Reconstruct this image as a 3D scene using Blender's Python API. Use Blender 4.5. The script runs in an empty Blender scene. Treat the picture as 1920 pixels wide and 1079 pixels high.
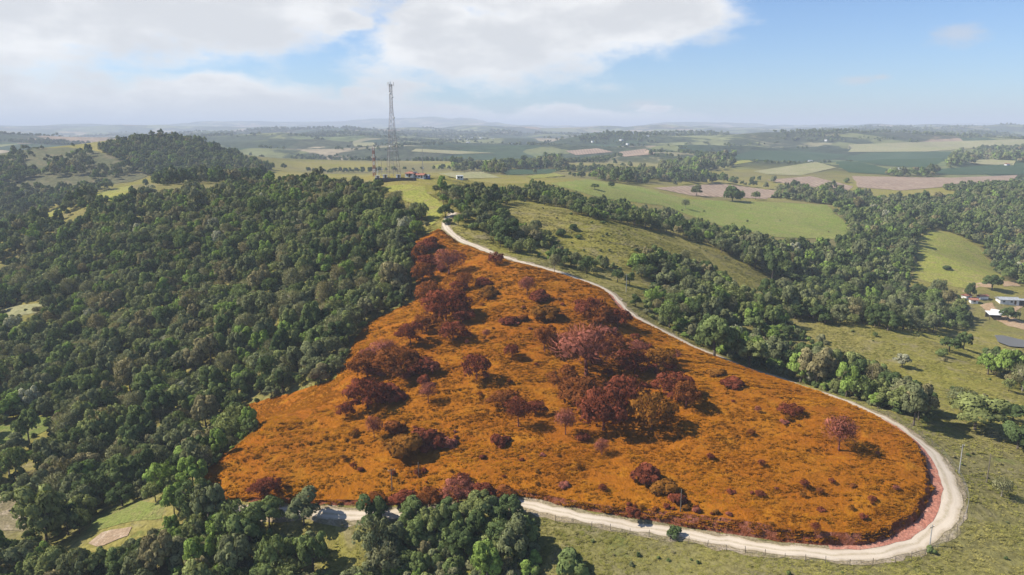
import bpy, bmesh, math, random
import numpy as np
from mathutils import Vector
from mathutils.geometry import delaunay_2d_cdt

R = math.radians
sc = bpy.context.scene
col = sc.collection

# ------------------------------------------------------------------ camera
FPX = 1371.0                       # focal length in pixels of the 1920 px wide photograph
PITCH = math.atan((539.5 - 240.0) / FPX)
CAMZ = 100.0
cam_d = bpy.data.cameras.new('camera')
cam_d.sensor_width = 36.0
cam_d.lens = FPX / 1920.0 * 36.0
cam_d.clip_start = 1.0
cam_d.clip_end = 60000.0
cam = bpy.data.objects.new('camera', cam_d)
cam.location = (0, 0, CAMZ)
cam.rotation_euler = (math.pi / 2 - PITCH, 0, 0)
col.objects.link(cam)
sc.camera = cam

# ------------------------------------------------------------------ sun, exposure, render
SUN_EL = R(43.0)
SUN_AZ = math.atan2(-0.99, 0.08)   # measured from +Y towards +X
sun_d = bpy.data.lights.new('sun', 'SUN')
sun_d.energy = 5.0
sun_d.angle = R(0.53)
sun_d.color = (1.0, 0.945, 0.86)
sun = bpy.data.objects.new('sun', sun_d)
to_sun = Vector((math.sin(SUN_AZ) * math.cos(SUN_EL), math.cos(SUN_AZ) * math.cos(SUN_EL), math.sin(SUN_EL)))
sun.rotation_euler = to_sun.to_track_quat('Z', 'Y').to_euler()
sun.location = (-300, 100, 400)
col.objects.link(sun)

vs = sc.view_settings
vs.view_transform = 'Standard'
vs.look = 'None'
vs.exposure = 0.60
vs.gamma = 1.0
vs.use_curve_mapping = False
sc.render.engine = 'CYCLES'
cy = sc.cycles
cy.use_denoising = True
cy.max_bounces = 5
cy.diffuse_bounces = 2
cy.glossy_bounces = 2
cy.transmission_bounces = 2
cy.transparent_max_bounces = 4
cy.volume_bounces = 0
cy.caustics_reflective = False
cy.caustics_refractive = False


# ------------------------------------------------------------------ node helper
class NT:
    def __init__(self, tree):
        self.t = tree
        self.t.nodes.clear()

    def n(self, kind, ins=None, **props):
        nd = self.t.nodes.new(kind)
        for k, v in props.items():
            setattr(nd, k, v)
        for k, v in (ins or {}).items():
            self.put(nd.inputs[k], v)
        return nd

    def put(self, sock, v):
        if isinstance(v, bpy.types.NodeSocket):
            self.t.links.new(v, sock)
        elif isinstance(v, bpy.types.Node):
            self.t.links.new(v.outputs[0], sock)
        else:
            if isinstance(v, tuple) and len(v) == 3 and sock.type == 'RGBA':
                v = v + (1.0,)
            sock.default_value = v

    def m(self, op, a, b=0.0, c=0.0, clamp=False):
        nd = self.t.nodes.new('ShaderNodeMath')
        nd.operation = op
        nd.use_clamp = clamp
        self.put(nd.inputs[0], a)
        self.put(nd.inputs[1], b)
        self.put(nd.inputs[2], c)
        return nd.outputs[0]

    def mix(self, f, a, b, blend='MIX'):
        nd = self.t.nodes.new('ShaderNodeMix')
        nd.data_type = 'RGBA'
        nd.blend_type = blend
        self.put(nd.inputs[0], f)
        self.put(nd.inputs[6], a)
        self.put(nd.inputs[7], b)
        return nd.outputs[2]

    def smooth(self, v, lo, hi, a=0.0, b=1.0):
        nd = self.t.nodes.new('ShaderNodeMapRange')
        nd.interpolation_type = 'SMOOTHSTEP'
        self.put(nd.inputs[0], v)
        for i, x in enumerate((lo, hi, a, b)):
            self.put(nd.inputs[i + 1], x)
        return nd.outputs[0]

    def noise(self, vec, scale, detail=3.0, rough=0.55, dist=0.0, color=False):
        nd = self.n('ShaderNodeTexNoise', {'Scale': scale, 'Detail': detail, 'Roughness': rough, 'Distortion': dist})
        if vec is not None:
            self.put(nd.inputs['Vector'], vec)
        return nd.outputs[1 if color else 0]

    def ramp(self, f, stops, constant=False):
        nd = self.t.nodes.new('ShaderNodeValToRGB')
        cr = nd.color_ramp
        cr.interpolation = 'CONSTANT' if constant else 'LINEAR'
        while len(cr.elements) < len(stops):
            cr.elements.new(0.5)
        for e, (p, c) in zip(cr.elements, stops):
            e.position = p
            e.color = c + (1.0,) if len(c) == 3 else c
        self.put(nd.inputs[0], f)
        return nd.outputs[0]


def pix_dir(u, v):
    xc = (u - 960.0) / FPX
    yc = (539.5 - v) / FPX
    cp, sp = math.cos(PITCH), math.sin(PITCH)
    return np.array([xc, cp + yc * sp, -sp + yc * cp])


# ------------------------------------------------------------------ world: sky with clouds
world = bpy.data.worlds.new('World')
sc.world = world
world.use_nodes = True
W = NT(world.node_tree)
sky = W.n('ShaderNodeTexSky', sky_type='NISHITA', sun_disc=False)
sky.sun_elevation = SUN_EL
sky.sun_rotation = SUN_AZ % (2 * math.pi)
sky.altitude = 900.0
sky.air_density = 1.0
sky.dust_density = 1.0
sky.ozone_density = 1.5
gen = W.n('ShaderNodeTexCoord').outputs['Generated']
sep = W.n('ShaderNodeSeparateXYZ', {0: gen})
az = W.m('ARCTAN2', sep.outputs[0], sep.outputs[1])
el = W.m('ARCSINE', sep.outputs[2])
P0 = W.n('ShaderNodeCombineXYZ', {0: az, 1: W.m('MULTIPLY', el, 2.2), 2: 0.0}).outputs[0]
w1 = W.noise(P0, 5.0, 5.0, 0.6, color=True)
warp = W.n('ShaderNodeVectorMath', {0: w1, 1: (0.5, 0.5, 0.5)}, operation='SUBTRACT').outputs[0]
warp = W.n('ShaderNodeVectorMath', {0: warp, 1: (0.30, 0.11, 0.0)}, operation='MULTIPLY').outputs[0]
P1 = W.n('ShaderNodeVectorMath', {0: W.n('ShaderNodeCombineXYZ', {0: az, 1: el, 2: 0.0}).outputs[0], 1: warp}, operation='ADD').outputs[0]
acc = None
clouds = [  # u, v, half width, half height in the photograph: cloud banks over the left half of the sky
    (-60, 185, 330, 78), (230, 205, 330, 62), (440, 195, 230, 62), (640, 214, 240, 42), (735, 185, 95, 36), (930, 228, 420, 30),
    (40, 34, 440, 74), (320, 38, 330, 64), (480, -10, 240, 60), (585, 45, 80, 42),
    (830, 85, 175, 80), (800, 40, 120, 70), (960, 75, 230, 90), (1120, 40, 250, 75), (1000, -60, 420, 90), (1205, 200, 40, 12),
    (-700, 40, 420, 190), (-1500, 100, 500, 170), (-300, -300, 500, 170), (500, -420, 600, 120)]
for (u, v, ru, rv) in clouds:
    d = pix_dir(u, v)
    caz, cel = math.atan2(d[0], d[1]), math.atan2(d[2], math.hypot(d[0], d[1]))
    q = W.n('ShaderNodeVectorMath', {0: P1, 1: (caz, cel, 0.0)}, operation='SUBTRACT').outputs[0]
    q = W.n('ShaderNodeVectorMath', {0: q, 1: (FPX / ru, FPX / rv, 0.0)}, operation='MULTIPLY').outputs[0]
    q = W.n('ShaderNodeVectorMath', {0: q}, operation='LENGTH').outputs['Value']
    q = W.m('SUBTRACT', 1.0, q)
    acc = q if acc is None else W.m('SMOOTH_MAX', acc, q, 0.15)
det = W.noise(P0, 14.0, 6.0, 0.62)
acc = W.m('ADD', acc, W.m('MULTIPLY', W.m('SUBTRACT', det, 0.5), 0.8))
mask = W.smooth(acc, -0.12, 0.42)
shade = W.noise(P0, 7.0, 4.0, 0.5)
lit = W.smooth(W.m('ADD', W.m('MULTIPLY', acc, 0.6), W.m('MULTIPLY', W.m('SUBTRACT', shade, 0.5), 1.6)), -0.15, 0.55)
ccol = W.mix(lit, (9.3, 9.2, 9.05), (6.8, 6.85, 6.95))
skyc = W.mix(1.0, sky.outputs[0], (0.86, 1.06, 1.34), 'MULTIPLY')
wis = None
for (u, v, ru, rv) in ((1797, 66, 60, 26), (1605, 150, 48, 12), (1652, 145, 24, 8), (1210, 197, 60, 16)):   # small grey wisps in the clear half
    d = pix_dir(u, v)
    q = W.n('ShaderNodeVectorMath', {0: W.n('ShaderNodeCombineXYZ', {0: az, 1: el, 2: 0.0}).outputs[0], 1: (math.atan2(d[0], d[1]), math.atan2(d[2], math.hypot(d[0], d[1])), 0.0)}, operation='SUBTRACT').outputs[0]
    q = W.n('ShaderNodeVectorMath', {0: q, 1: (FPX / ru, FPX / rv, 0.0)}, operation='MULTIPLY').outputs[0]
    q = W.m('SUBTRACT', 1.0, W.n('ShaderNodeVectorMath', {0: q}, operation='LENGTH').outputs['Value'])
    wis = q if wis is None else W.m('MAXIMUM', wis, q)
wis = W.smooth(W.m('ADD', wis, W.m('MULTIPLY', W.m('SUBTRACT', W.noise(P0, 40.0, 5.0, 0.65), 0.5), 1.2)), 0.1, 0.9, 0.0, 0.55)
skyc = W.mix(wis, skyc, (6.2, 6.1, 6.3))
colr = W.mix(W.m('MULTIPLY', mask, 0.93), skyc, ccol)
bg = W.n('ShaderNodeBackground', {0: colr, 1: 0.075})
W.t.links.new(bg.outputs[0], W.n('ShaderNodeOutputWorld').inputs[0])


# ------------------------------------------------------------------ numeric helpers
def _hash(ix, iy, seed):
    h = (ix.astype(np.int64) * 374761393 + iy.astype(np.int64) * 668265263 + seed * 144269504) & 0x7fffffff
    h = ((h ^ (h >> 13)) * 1274126177) & 0x7fffffff
    h = h ^ (h >> 16)
    return (h & 0xffff) / 65535.0


def vnoise(x, y, seed=0):
    x = np.asarray(x, float); y = np.asarray(y, float)
    ix = np.floor(x); iy = np.floor(y)
    fx = x - ix; fy = y - iy
    fx = fx * fx * fx * (fx * (fx * 6 - 15) + 10); fy = fy * fy * fy * (fy * (fy * 6 - 15) + 10)
    a = _hash(ix, iy, seed); b = _hash(ix + 1, iy, seed)
    c = _hash(ix, iy + 1, seed); d = _hash(ix + 1, iy + 1, seed)
    return (a * (1 - fx) + b * fx) * (1 - fy) + (c * (1 - fx) + d * fx) * fy - 0.5


def fbm(x, y, seed=0, octs=4):
    t = 0.0; a = 1.0; f = 1.0
    for o in range(octs):
        t = t + a * vnoise(np.asarray(x) * f + 17.3 * o, np.asarray(y) * f - 9.1 * o, seed + o)
        a *= 0.5; f *= 2.03
    return t


def sstep(x, a, b):
    t = np.clip((x - a) / (b - a), 0, 1)
    return t * t * (3 - 2 * t)


# ------------------------------------------------------------------ terrain heights
def cp(u, v, Y, low=0.0):
    d = pix_dir(u, v)
    k = Y / d[1]
    return (d[0] * k, Y, CAMZ + d[2] * k - low)


C = 6.5
ctrl = [cp(*a) for a in [
    # near, bottom edge
    (0, 1079, 134, C), (250, 1079, 129, C), (500, 1079, 123, C), (760, 1079, 117, C), (960, 1079, 117, 3), (1200, 1079, 116), (1500, 1079, 113), (1750, 1079, 113), (1920, 1079, 114),
    # left forest
    (0, 960, 168, 3), (0, 900, 185, 2), (0, 820, 218), (100, 800, 224), (0, 700, 270, C), (0, 600, 330, C), (0, 520, 400, C), (0, 440, 560, C), (0, 370, 720, C),
    (200, 1000, 150), (200, 900, 178, C), (200, 700, 255, C), (200, 550, 340, C), (200, 450, 410, C), (215, 366, 520), (110, 397, 545), (300, 356, 480, 12),
    (400, 850, 182, C), (400, 700, 232, C), (400, 600, 275, C), (400, 500, 335, C), (400, 400, 405, C), (400, 346, 465, 12),
    (600, 720, 197, C), (600, 600, 247, C), (600, 500, 297, C), (600, 400, 375, C), (600, 332, 440, 6.5), (480, 342, 465, 11),
    (740, 560, 252, C), (740, 480, 295, C), (740, 400, 352, C),
    # the plot
    (480, 775, 180), (380, 892, 158), (430, 945, 149), (560, 950, 146), (700, 950, 143), (700, 800, 174), (700, 680, 206), (960, 940, 141), (960, 800, 167), (960, 700, 193), (960, 600, 230),
    (960, 500, 280), (860, 440, 318), (832, 410, 337), (1150, 560, 248), (1100, 850, 157), (1100, 700, 194), (1300, 990, 128), (1300, 850, 152), (1300, 750, 173), (1300, 660, 209),
    (1500, 1030, 121), (1500, 850, 150), (1500, 725, 183), (1700, 1015, 125), (1700, 900, 142), (1650, 780, 170), (1780, 930, 136),
    # right of the road
    (1850, 930, 139), (1900, 1050, 119), (1900, 800, 175), (1880, 740, 206), (1750, 760, 187), (1910, 690, 262), (1700, 640, 262), (1600, 602, 292), (1760, 640, 270), (1500, 590, 280, 2),
    (1400, 620, 238, C), (1450, 700, 205, 3), (1600, 680, 225, 3),
    (1700, 560, 385, C), (1560, 555, 370, C), (1885, 642, 325), (1820, 622, 335), (1890, 567, 400), (1815, 550, 410), (1910, 600, 370), (1780, 490, 505), (1760, 440, 575), (1720, 500, 480), (1850, 520, 450),
    (1900, 500, 530, C), (1900, 400, 690, C), (1900, 352, 860, C), (1650, 375, 830, C), (1750, 370, 820, C), (1600, 500, 425, C), (1620, 420, 600, C), (1570, 440, 560), (1300, 400, 600), (1450, 385, 690), (1200, 372, 610), (1090, 348, 600),
    (1545, 388, 700), (1350, 357, 900), (1750, 346, 1010), (1560, 338, 1050), (1880, 335, 1080),
    (1100, 400, 400), (1280, 450, 395), (950, 375, 420), (1000, 450, 330), (1400, 485, 395), (1450, 545, 345, 2), (1250, 520, 300, 3), (1180, 460, 335),
    (800, 365, 395), (770, 347, 432), (738, 330, 452), (870, 338, 470), (1000, 352, 480, 4), (700, 335, 440, 4),
    # beyond the ridge
    (900, 326, 900), (600, 306, 1200), (850, 308, 1200), (1050, 322, 1100), (1200, 330, 1050), (1440, 325, 1150), (480, 310, 1100), (850, 328, 760),
    # the wooded hill on the left
    (300, 247, 1060, 5), (240, 253, 1040, 5), (200, 262, 1010, 5), (350, 252, 1060, 5), (400, 267, 1050, 5), (450, 286, 1040, 5), (510, 307, 1020, 5), (120, 276, 1000, 2), (60, 279, 1000), (0, 286, 1000), (250, 335, 800, 3), (100, 335, 800), (0, 330, 830), (350, 322, 830, 5),
]]
ctrl += [  # unseen ground: behind ridges, beside and beneath the frame
    (-330, 640, 46), (-180, 640, 50), (-40, 620, 52), (-330, 1500, 40), (-900, 1500, 40), (-900, 1100, 55), (400, 1500, 38), (1000, 1400, 36), (1500, 1200, 30),
    (-420, 420, 15), (-600, 250, 4), (-650, 600, 28), (-450, 150, 4), (-250, 100, 6), (-200, 30, 8), (0, 40, 16), (0, 80, 19), (120, 60, 20), (220, 60, 18), (400, 100, 14), (0, -150, 8), (-300, -150, 4), (300, -150, 10),
    (330, 200, 14), (450, 300, 2), (600, 450, 6), (800, 700, 22), (900, 1000, 28), (520, 600, 12), (170, 500, 26), (100, 520, 36), (300, 500, 14),
]
CT = np.array(ctrl)
_S = 200.0


def _phi(r2):
    return np.where(r2 > 1e-12, 0.5 * r2 * np.log(np.maximum(r2, 1e-12)), 0.0)


_q = CT[:, :2] / _S
_d2 = ((_q[:, None, :] - _q[None, :, :]) ** 2).sum(-1)
_n = len(CT)
_A = np.zeros((_n + 3, _n + 3))
_A[:_n, :_n] = _phi(_d2) + np.eye(_n) * 0.006
_A[:_n, _n] = 1; _A[:_n, _n + 1:] = _q
_A[_n, :_n] = 1; _A[_n + 1:, :_n] = _q.T
_w = np.linalg.solve(_A, np.concatenate([CT[:, 2], np.zeros(3)]))

POND = cp(1880, 640, 325)


def far_h(x, y):
    r = np.hypot(x, y)
    b = 26 + 46 * (1 - np.exp(-np.maximum(r - 1300, 0) / 4200))
    n = 84 * fbm(x / 1000.0, y / 700.0, 3, 3) + 18 * fbm(x / 300.0, y / 300.0, 8, 3)
    n = n + sstep(r, 3500, 6500) * 75 * fbm(x / 1900.0, y / 1000.0, 5, 4)
    a = np.arctan2(x, y)
    def au(u): return math.atan((u - 960.0) / FPX * math.cos(PITCH))
    ridge = 0.0
    for u, s, hgt in ((870, 120, 92), (760, 150, 45), (600, 260, 45), (1285, 70, 62), (1160, 120, 40), (1420, 160, 25), (380, 150, 30), (-200, 300, 50), (2400, 300, 60)):
        ridge = ridge + hgt * np.exp(-((a - au(u)) / (s / FPX)) ** 2)
    ridge = ridge * np.exp(-((r - 11500) / 2300.0) ** 2)
    top = np.exp(-((r - 19500) / 3000.0) ** 2) * (34 + 36 * fbm(a * 9, r / 6000, 21, 4) + 70 * np.exp(-((a - au(1930)) / 0.12) ** 2) + 25 * np.exp(-((a - au(120)) / 0.2) ** 2))
    return b + n + ridge + np.maximum(top, 0)


def rbf_h(x, y):
    x = np.atleast_1d(np.asarray(x, float)); y = np.atleast_1d(np.asarray(y, float))
    out = np.empty(len(x))
    for i in range(0, len(x), 20000):
        p = np.stack([x[i:i + 20000], y[i:i + 20000]], 1) / _S
        d2 = ((p[:, None, :] - _q[None, :, :]) ** 2).sum(-1)
        out[i:i + 20000] = _phi(d2) @ _w[:_n] + _w[_n] + p @ _w[_n + 1:]
    return out


def height(x, y):
    x = np.atleast_1d(np.asarray(x, float)); y = np.atleast_1d(np.asarray(y, float))
    r = np.hypot(x * 1.15, y - 300)
    w = sstep(r, 1000, 1380)
    z = np.zeros(len(x))
    nr = w < 1
    if nr.any():
        z[nr] = np.clip(rbf_h(x[nr], y[nr]), -8, 105) + 1.5 * fbm(x[nr] / 45.0, y[nr] / 45.0, 40, 3) + 0.4 * fbm(x[nr] / 11.0, y[nr] / 11.0, 44, 2)
    fr = w > 0
    f = far_h(x[fr], y[fr])
    z[fr] = z[fr] * (1 - w[fr]) + f * w[fr]
    rp = np.hypot((x - POND[0] - 4) / 1.7, y - POND[1])
    wp = 1 - sstep(rp, 13, 26)
    return z * (1 - wp) + (POND[2] - 0.7) * wp


def hz(x, y):
    return float(height([x], [y])[0])


_ts = np.concatenate([np.linspace(92, 700, 420), np.geomspace(704, 9000, 260)])


def cast(pts, lift=0.0):
    """where the sight lines through photograph points meet the ground (raised by lift)"""
    D = np.array([pix_dir(u, v) for u, v in pts])
    k = _ts[None, :] / D[:, 1:2]
    X = D[:, 0:1] * k; Yv = np.broadcast_to(_ts[None, :], X.shape); Z = CAMZ + D[:, 2:3] * k
    H = height(X.ravel(), Yv.ravel()).reshape(X.shape) + lift
    below = Z < H
    out = []
    for i in range(len(D)):
        j = int(np.argmax(below[i])) if below[i].any() else len(_ts) - 1
        if j == 0:
            j = 1
        a, b = H[i, j - 1] - Z[i, j - 1], H[i, j] - Z[i, j]
        t = 0.0 if a == b else min(1.0, max(0.0, -a / (b - a)))
        y = _ts[j - 1] * (1 - t) + _ts[j] * t
        out.append((D[i, 0] / D[i, 1] * y, y))
    return np.array(out)


def project(x, y, z):
    x = np.asarray(x, float); y = np.asarray(y, float); z = np.asarray(z, float) - CAMZ
    cpi, spi = math.cos(PITCH), math.sin(PITCH)
    dep = y * cpi - z * spi
    return 960 + FPX * x / dep, 539.5 - FPX * (y * spi + z * cpi) / dep, dep


def dense(pts, step=22.0, closed=True):
    out = []
    n = len(pts)
    for i in range(n if closed else n - 1):
        a, b = np.array(pts[i], float), np.array(pts[(i + 1) % n], float)
        k = max(1, int(np.hypot(*(b - a)) / step))
        for j in range(k):
            out.append(tuple(a + (b - a) * j / k))
    if not closed:
        out.append(tuple(pts[-1]))
    return out


def wpoly(pts, lift=0.0, step=22.0):
    return cast(dense(pts, step), lift)


def inside(px, py, poly):
    px = np.asarray(px); py = np.asarray(py)
    r = np.zeros(px.shape, bool)
    n = len(poly)
    for i in range(n):
        x1, y1 = poly[i]; x2, y2 = poly[(i + 1) % n]
        if y1 == y2:
            continue
        c = ((y1 > py) != (y2 > py)) & (px < (x2 - x1) * (py - y1) / (y2 - y1) + x1)
        r ^= c
    return r


def poly_dist(px, py, line, closed=False):
    px = np.asarray(px, float); py = np.asarray(py, float)
    best = np.full(px.shape, 1e9); arg = np.zeros(px.shape)
    n = len(line)
    for i in range(n if closed else n - 1):
        x1, y1 = line[i]; x2, y2 = line[(i + 1) % n]
        dx, dy = x2 - x1, y2 - y1
        L = dx * dx + dy * dy + 1e-9
        t = np.clip(((px - x1) * dx + (py - y1) * dy) / L, 0, 1)
        d = np.hypot(px - x1 - t * dx, py - y1 - t * dy)
        u = d < best
        best = np.where(u, d, best); arg = np.where(u, i + t, arg)
    return best, arg


# ------------------------------------------------------------------ object helpers
def mesh_from(name, verts, faces, mat=None, smooth=True):
    me = bpy.data.meshes.new(name)
    me.from_pydata([tuple(v) for v in verts], [], [tuple(f) for f in faces])
    if mat is not None:
        me.materials.append(mat)
    if smooth:
        me.polygons.foreach_set('use_smooth', [True] * len(me.polygons))
    me.update()
    return me


def obj(name, me, parent=None, **props):
    o = bpy.data.objects.new(name, me)
    col.objects.link(o)
    if parent is not None:
        o.parent = parent
    for k, v in props.items():
        o[k] = v
    return o


def thing(name, label, cat, loc, rz=0.0, group=None, scale=None):
    o = bpy.data.objects.new(name, None)
    o.empty_display_size = 0.5
    col.objects.link(o)
    o.location = loc
    o.rotation_euler = (0, 0, rz)
    if scale is not None:
        o.scale = scale
    o['label'] = label
    o['category'] = cat
    if group:
        o['group'] = group
    return o


class MB:
    """collects simple solids into one mesh"""
    def __init__(self):
        self.v = []; self.f = []

    def box(self, c, s, rz=0.0):
        b = len(self.v)
        ca, sa = math.cos(rz), math.sin(rz)
        for dz in (-1, 1):
            for dx, dy in ((-1, -1), (1, -1), (1, 1), (-1, 1)):
                x, y = dx * s[0] / 2, dy * s[1] / 2
                self.v.append((c[0] + x * ca - y * sa, c[1] + x * sa + y * ca, c[2] + dz * s[2] / 2))
        for f in ((3, 2, 1, 0), (4, 5, 6, 7), (0, 1, 5, 4), (1, 2, 6, 5), (2, 3, 7, 6), (3, 0, 4, 7)):
            self.f.append(tuple(b + i for i in f))
        return self

    def tube(self, a, b, r0, r1=None, n=5, cap=True):
        r1 = r0 if r1 is None else r1
        a = Vector(a); b = Vector(b)
        d = (b - a).normalized()
        s = d.orthogonal().normalized(); t = d.cross(s)
        i0 = len(self.v)
        for p, r in ((a, r0), (b, r1)):
            for k in range(n):
                an = 2 * math.pi * k / n
                self.v.append(tuple(p + s * (math.cos(an) * r) + t * (math.sin(an) * r)))
        for k in range(n):
            self.f.append((i0 + k, i0 + (k + 1) % n, i0 + n + (k + 1) % n, i0 + n + k))
        if cap:
            self.f.append(tuple(i0 + n + k for k in range(n)))
            self.f.append(tuple(i0 + n - 1 - k for k in range(n)))
        return self

    def poly(self, vs_, fs):
        b = len(self.v)
        self.v += [tuple(v) for v in vs_]
        self.f += [tuple(b + i for i in f) for f in fs]
        return self

    def build(self, name, mat, parent=None, smooth=False, **props):
        return obj(name, mesh_from(name, self.v, self.f, mat, smooth), parent, **props)


# ------------------------------------------------------------------ materials
def mat(name):
    m = bpy.data.materials.new(name)
    m.use_nodes = True
    return m, NT(m.node_tree)


def finish(N, color, rough=0.9, normal=None, spec=0.15, extra=None):
    ins = {'Base Color': color, 'Roughness': rough, 'Specular IOR Level': spec}
    ins.update(extra or {})
    b = N.n('ShaderNodeBsdfPrincipled', ins)
    if normal is not None:
        N.put(b.inputs['Normal'], normal)
    N.t.links.new(b.outputs[0], N.n('ShaderNodeOutputMaterial').inputs[0])


def bump(N, h, strength, dist):
    return N.n('ShaderNodeBump', {'Strength': strength, 'Distance': dist, 'Height': h}).outputs[0]


def plain(name, c, rough=0.7, var=0.25, scale=3.0, metal=0.0, spec=0.3):
    m, N = mat(name)
    p = N.n('ShaderNodeTexCoord').outputs['Object']
    n = N.noise(p, scale, 4.0, 0.6)
    k = N.smooth(n, 0.3, 0.7, 1.0 - var, 1.0 + var * 0.5)
    cc = N.mix(1.0, c, N.n('ShaderNodeCombineXYZ', {0: k, 1: k, 2: k}).outputs[0], 'MULTIPLY')
    finish(N, cc, rough, bump(N, n, 0.2, 0.02), spec, {'Metallic': metal})
    return m


def pasture(name, base, alt, dry, soil, tuft=0.35, s=1.0, grain=1.0, rows=0.0):
    """rough grass: broad patches, tufts and a little bare soil"""
    m, N = mat(name)
    p = N.n('ShaderNodeNewGeometry').outputs['Position']
    a = N.noise(p, 0.03 * s, 4.0, 0.6)
    b = N.noise(p, 0.16 * s, 4.0, 0.65, 0.6)
    c = N.noise(p, 0.9 * s, 4.0, 0.7, 0.4)
    c2 = N.mix(N.smooth(a, 0.38, 0.62), base, alt)
    c2 = N.mix(N.smooth(b, 0.47, 0.68), c2, dry)
    c2 = N.mix(N.smooth(b, 0.30, 0.20, 0.0, 0.7), c2, soil)
    k = N.smooth(c, 0.28, 0.70, 1.0 - tuft, 1.0 + tuft * 0.75)
    c2 = N.mix(1.0, c2, N.n('ShaderNodeCombineXYZ', {0: k, 1: k, 2: k}).outputs[0], 'MULTIPLY')
    if rows:
        wv_ = N.n('ShaderNodeTexWave', {'Vector': p, 'Scale': 0.045, 'Distortion': 3.0, 'Detail': 2.0, 'Detail Scale': 0.15}, bands_direction='X').outputs[1]
        k2 = N.smooth(wv_, 0.1, 0.9, 1.0 - rows, 1.0 + rows)
        c2 = N.mix(1.0, c2, N.n('ShaderNodeCombineXYZ', {0: k2, 1: k2, 2: k2}).outputs[0], 'MULTIPLY')
    h = N.m('ADD', N.m('MULTIPLY', c, 1.0), N.m('MULTIPLY', b, 0.8))
    finish(N, c2, 1.0, bump(N, h, 0.6 * grain, 0.9), 0.05)
    return m


# ground: near pasture, patchwork of fields far away
m_ground, N = mat('grassland')
pos = N.n('ShaderNodeNewGeometry').outputs['Position']
a = N.noise(pos, 0.018, 4.0, 0.6)
b = N.noise(pos, 0.12, 4.0, 0.65, 0.6)
c = N.noise(pos, 0.8, 4.0, 0.7, 0.4)
near = N.mix(N.smooth(a, 0.38, 0.62), (0.210, 0.190, 0.036), (0.250, 0.210, 0.058))
near = N.mix(N.smooth(b, 0.48, 0.70), near, (0.235, 0.195, 0.090))
near = N.mix(N.smooth(N.noise(pos, 0.006, 4.0, 0.6), 0.45, 0.62, 0.0, 0.75), near, (0.150, 0.132, 0.062))
near = N.mix(N.smooth(b, 0.42, 0.25), near, (0.150, 0.160, 0.042))
k = N.smooth(c, 0.28, 0.70, 0.62, 1.25)
near = N.mix(1.0, near, N.n('ShaderNodeCombineXYZ', {0: k, 1: k, 2: k}).outputs[0], 'MULTIPLY')
wp_ = N.n('ShaderNodeVectorMath', {0: N.noise(pos, 0.0022, 3.0, 0.6, color=True), 1: (220.0, 220.0, 0.0)}, operation='MULTIPLY').outputs[0]
fp = N.n('ShaderNodeVectorMath', {0: pos, 1: wp_}, operation='ADD').outputs[0]
fp = N.n('ShaderNodeVectorMath', {0: fp, 1: (1.0, 0.62, 0.0)}, operation='MULTIPLY').outputs[0]
vo = N.n('ShaderNodeTexVoronoi', {'Vector': fp, 'Scale': 0.0042, 'Randomness': 1.0})
cell = N.n('ShaderNodeSeparateColor', {0: vo.outputs['Color']})
patch = N.ramp(cell.outputs[0], [(0.0, (0.160, 0.168, 0.068)), (0.14, (0.232, 0.208, 0.112)), (0.28, (0.052, 0.080, 0.038)), (0.42, (0.304, 0.248, 0.160)),
                                (0.54, (0.200, 0.208, 0.088)), (0.68, (0.040, 0.064, 0.032)), (0.80, (0.272, 0.200, 0.136)), (0.90, (0.128, 0.152, 0.064))], True)
wood = N.smooth(N.noise(pos, 0.0030, 7.0, 0.66, 0.6), 0.468, 0.505)
wtex = N.mix(N.smooth(N.noise(pos, 0.055, 4.0, 0.7), 0.35, 0.65), (0.016, 0.028, 0.016), (0.062, 0.078, 0.040))
patch = N.mix(N.m('MULTIPLY', wood, 0.92), patch, wtex)
fn = N.smooth(N.noise(pos, 0.03, 4.0, 0.7), 0.3, 0.7, 0.75, 1.2)
patch = N.mix(1.0, patch, N.n('ShaderNodeCombineXYZ', {0: fn, 1: fn, 2: fn}).outputs[0], 'MULTIPLY')
dist = N.n('ShaderNodeVectorMath', {0: pos, 1: (0.0, 300.0, 20.0)}, operation='DISTANCE').outputs['Value']
gcol = N.mix(N.smooth(dist, 900.0, 1200.0), near, patch)
finish(N, gcol, 1.0, bump(N, N.m('ADD', c, N.m('MULTIPLY', b, 0.8)), 0.55, 0.9), 0.05)

m_plot = pasture('rust_orange_grass', (0.290, 0.100, 0.006), (0.268, 0.085, 0.006), (0.312, 0.124, 0.008), (0.255, 0.074, 0.008), 0.22)
m_bank = None
m_bank, N = mat('red_earth_bank')
pos = N.n('ShaderNodeNewGeometry').outputs['Position']
a = N.noise(pos, 0.5, 5.0, 0.7, 0.5); b = N.noise(pos, 2.2, 4.0, 0.7)
cc = N.mix(N.smooth(a, 0.38, 0.62), (0.215, 0.060, 0.020), (0.400, 0.150, 0.090))
cc = N.mix(N.smooth(b, 0.52, 0.66), cc, (0.23, 0.068, 0.010))
finish(N, cc, 1.0, bump(N, N.m('ADD', a, b), 1.0, 1.4), 0.05)

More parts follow.
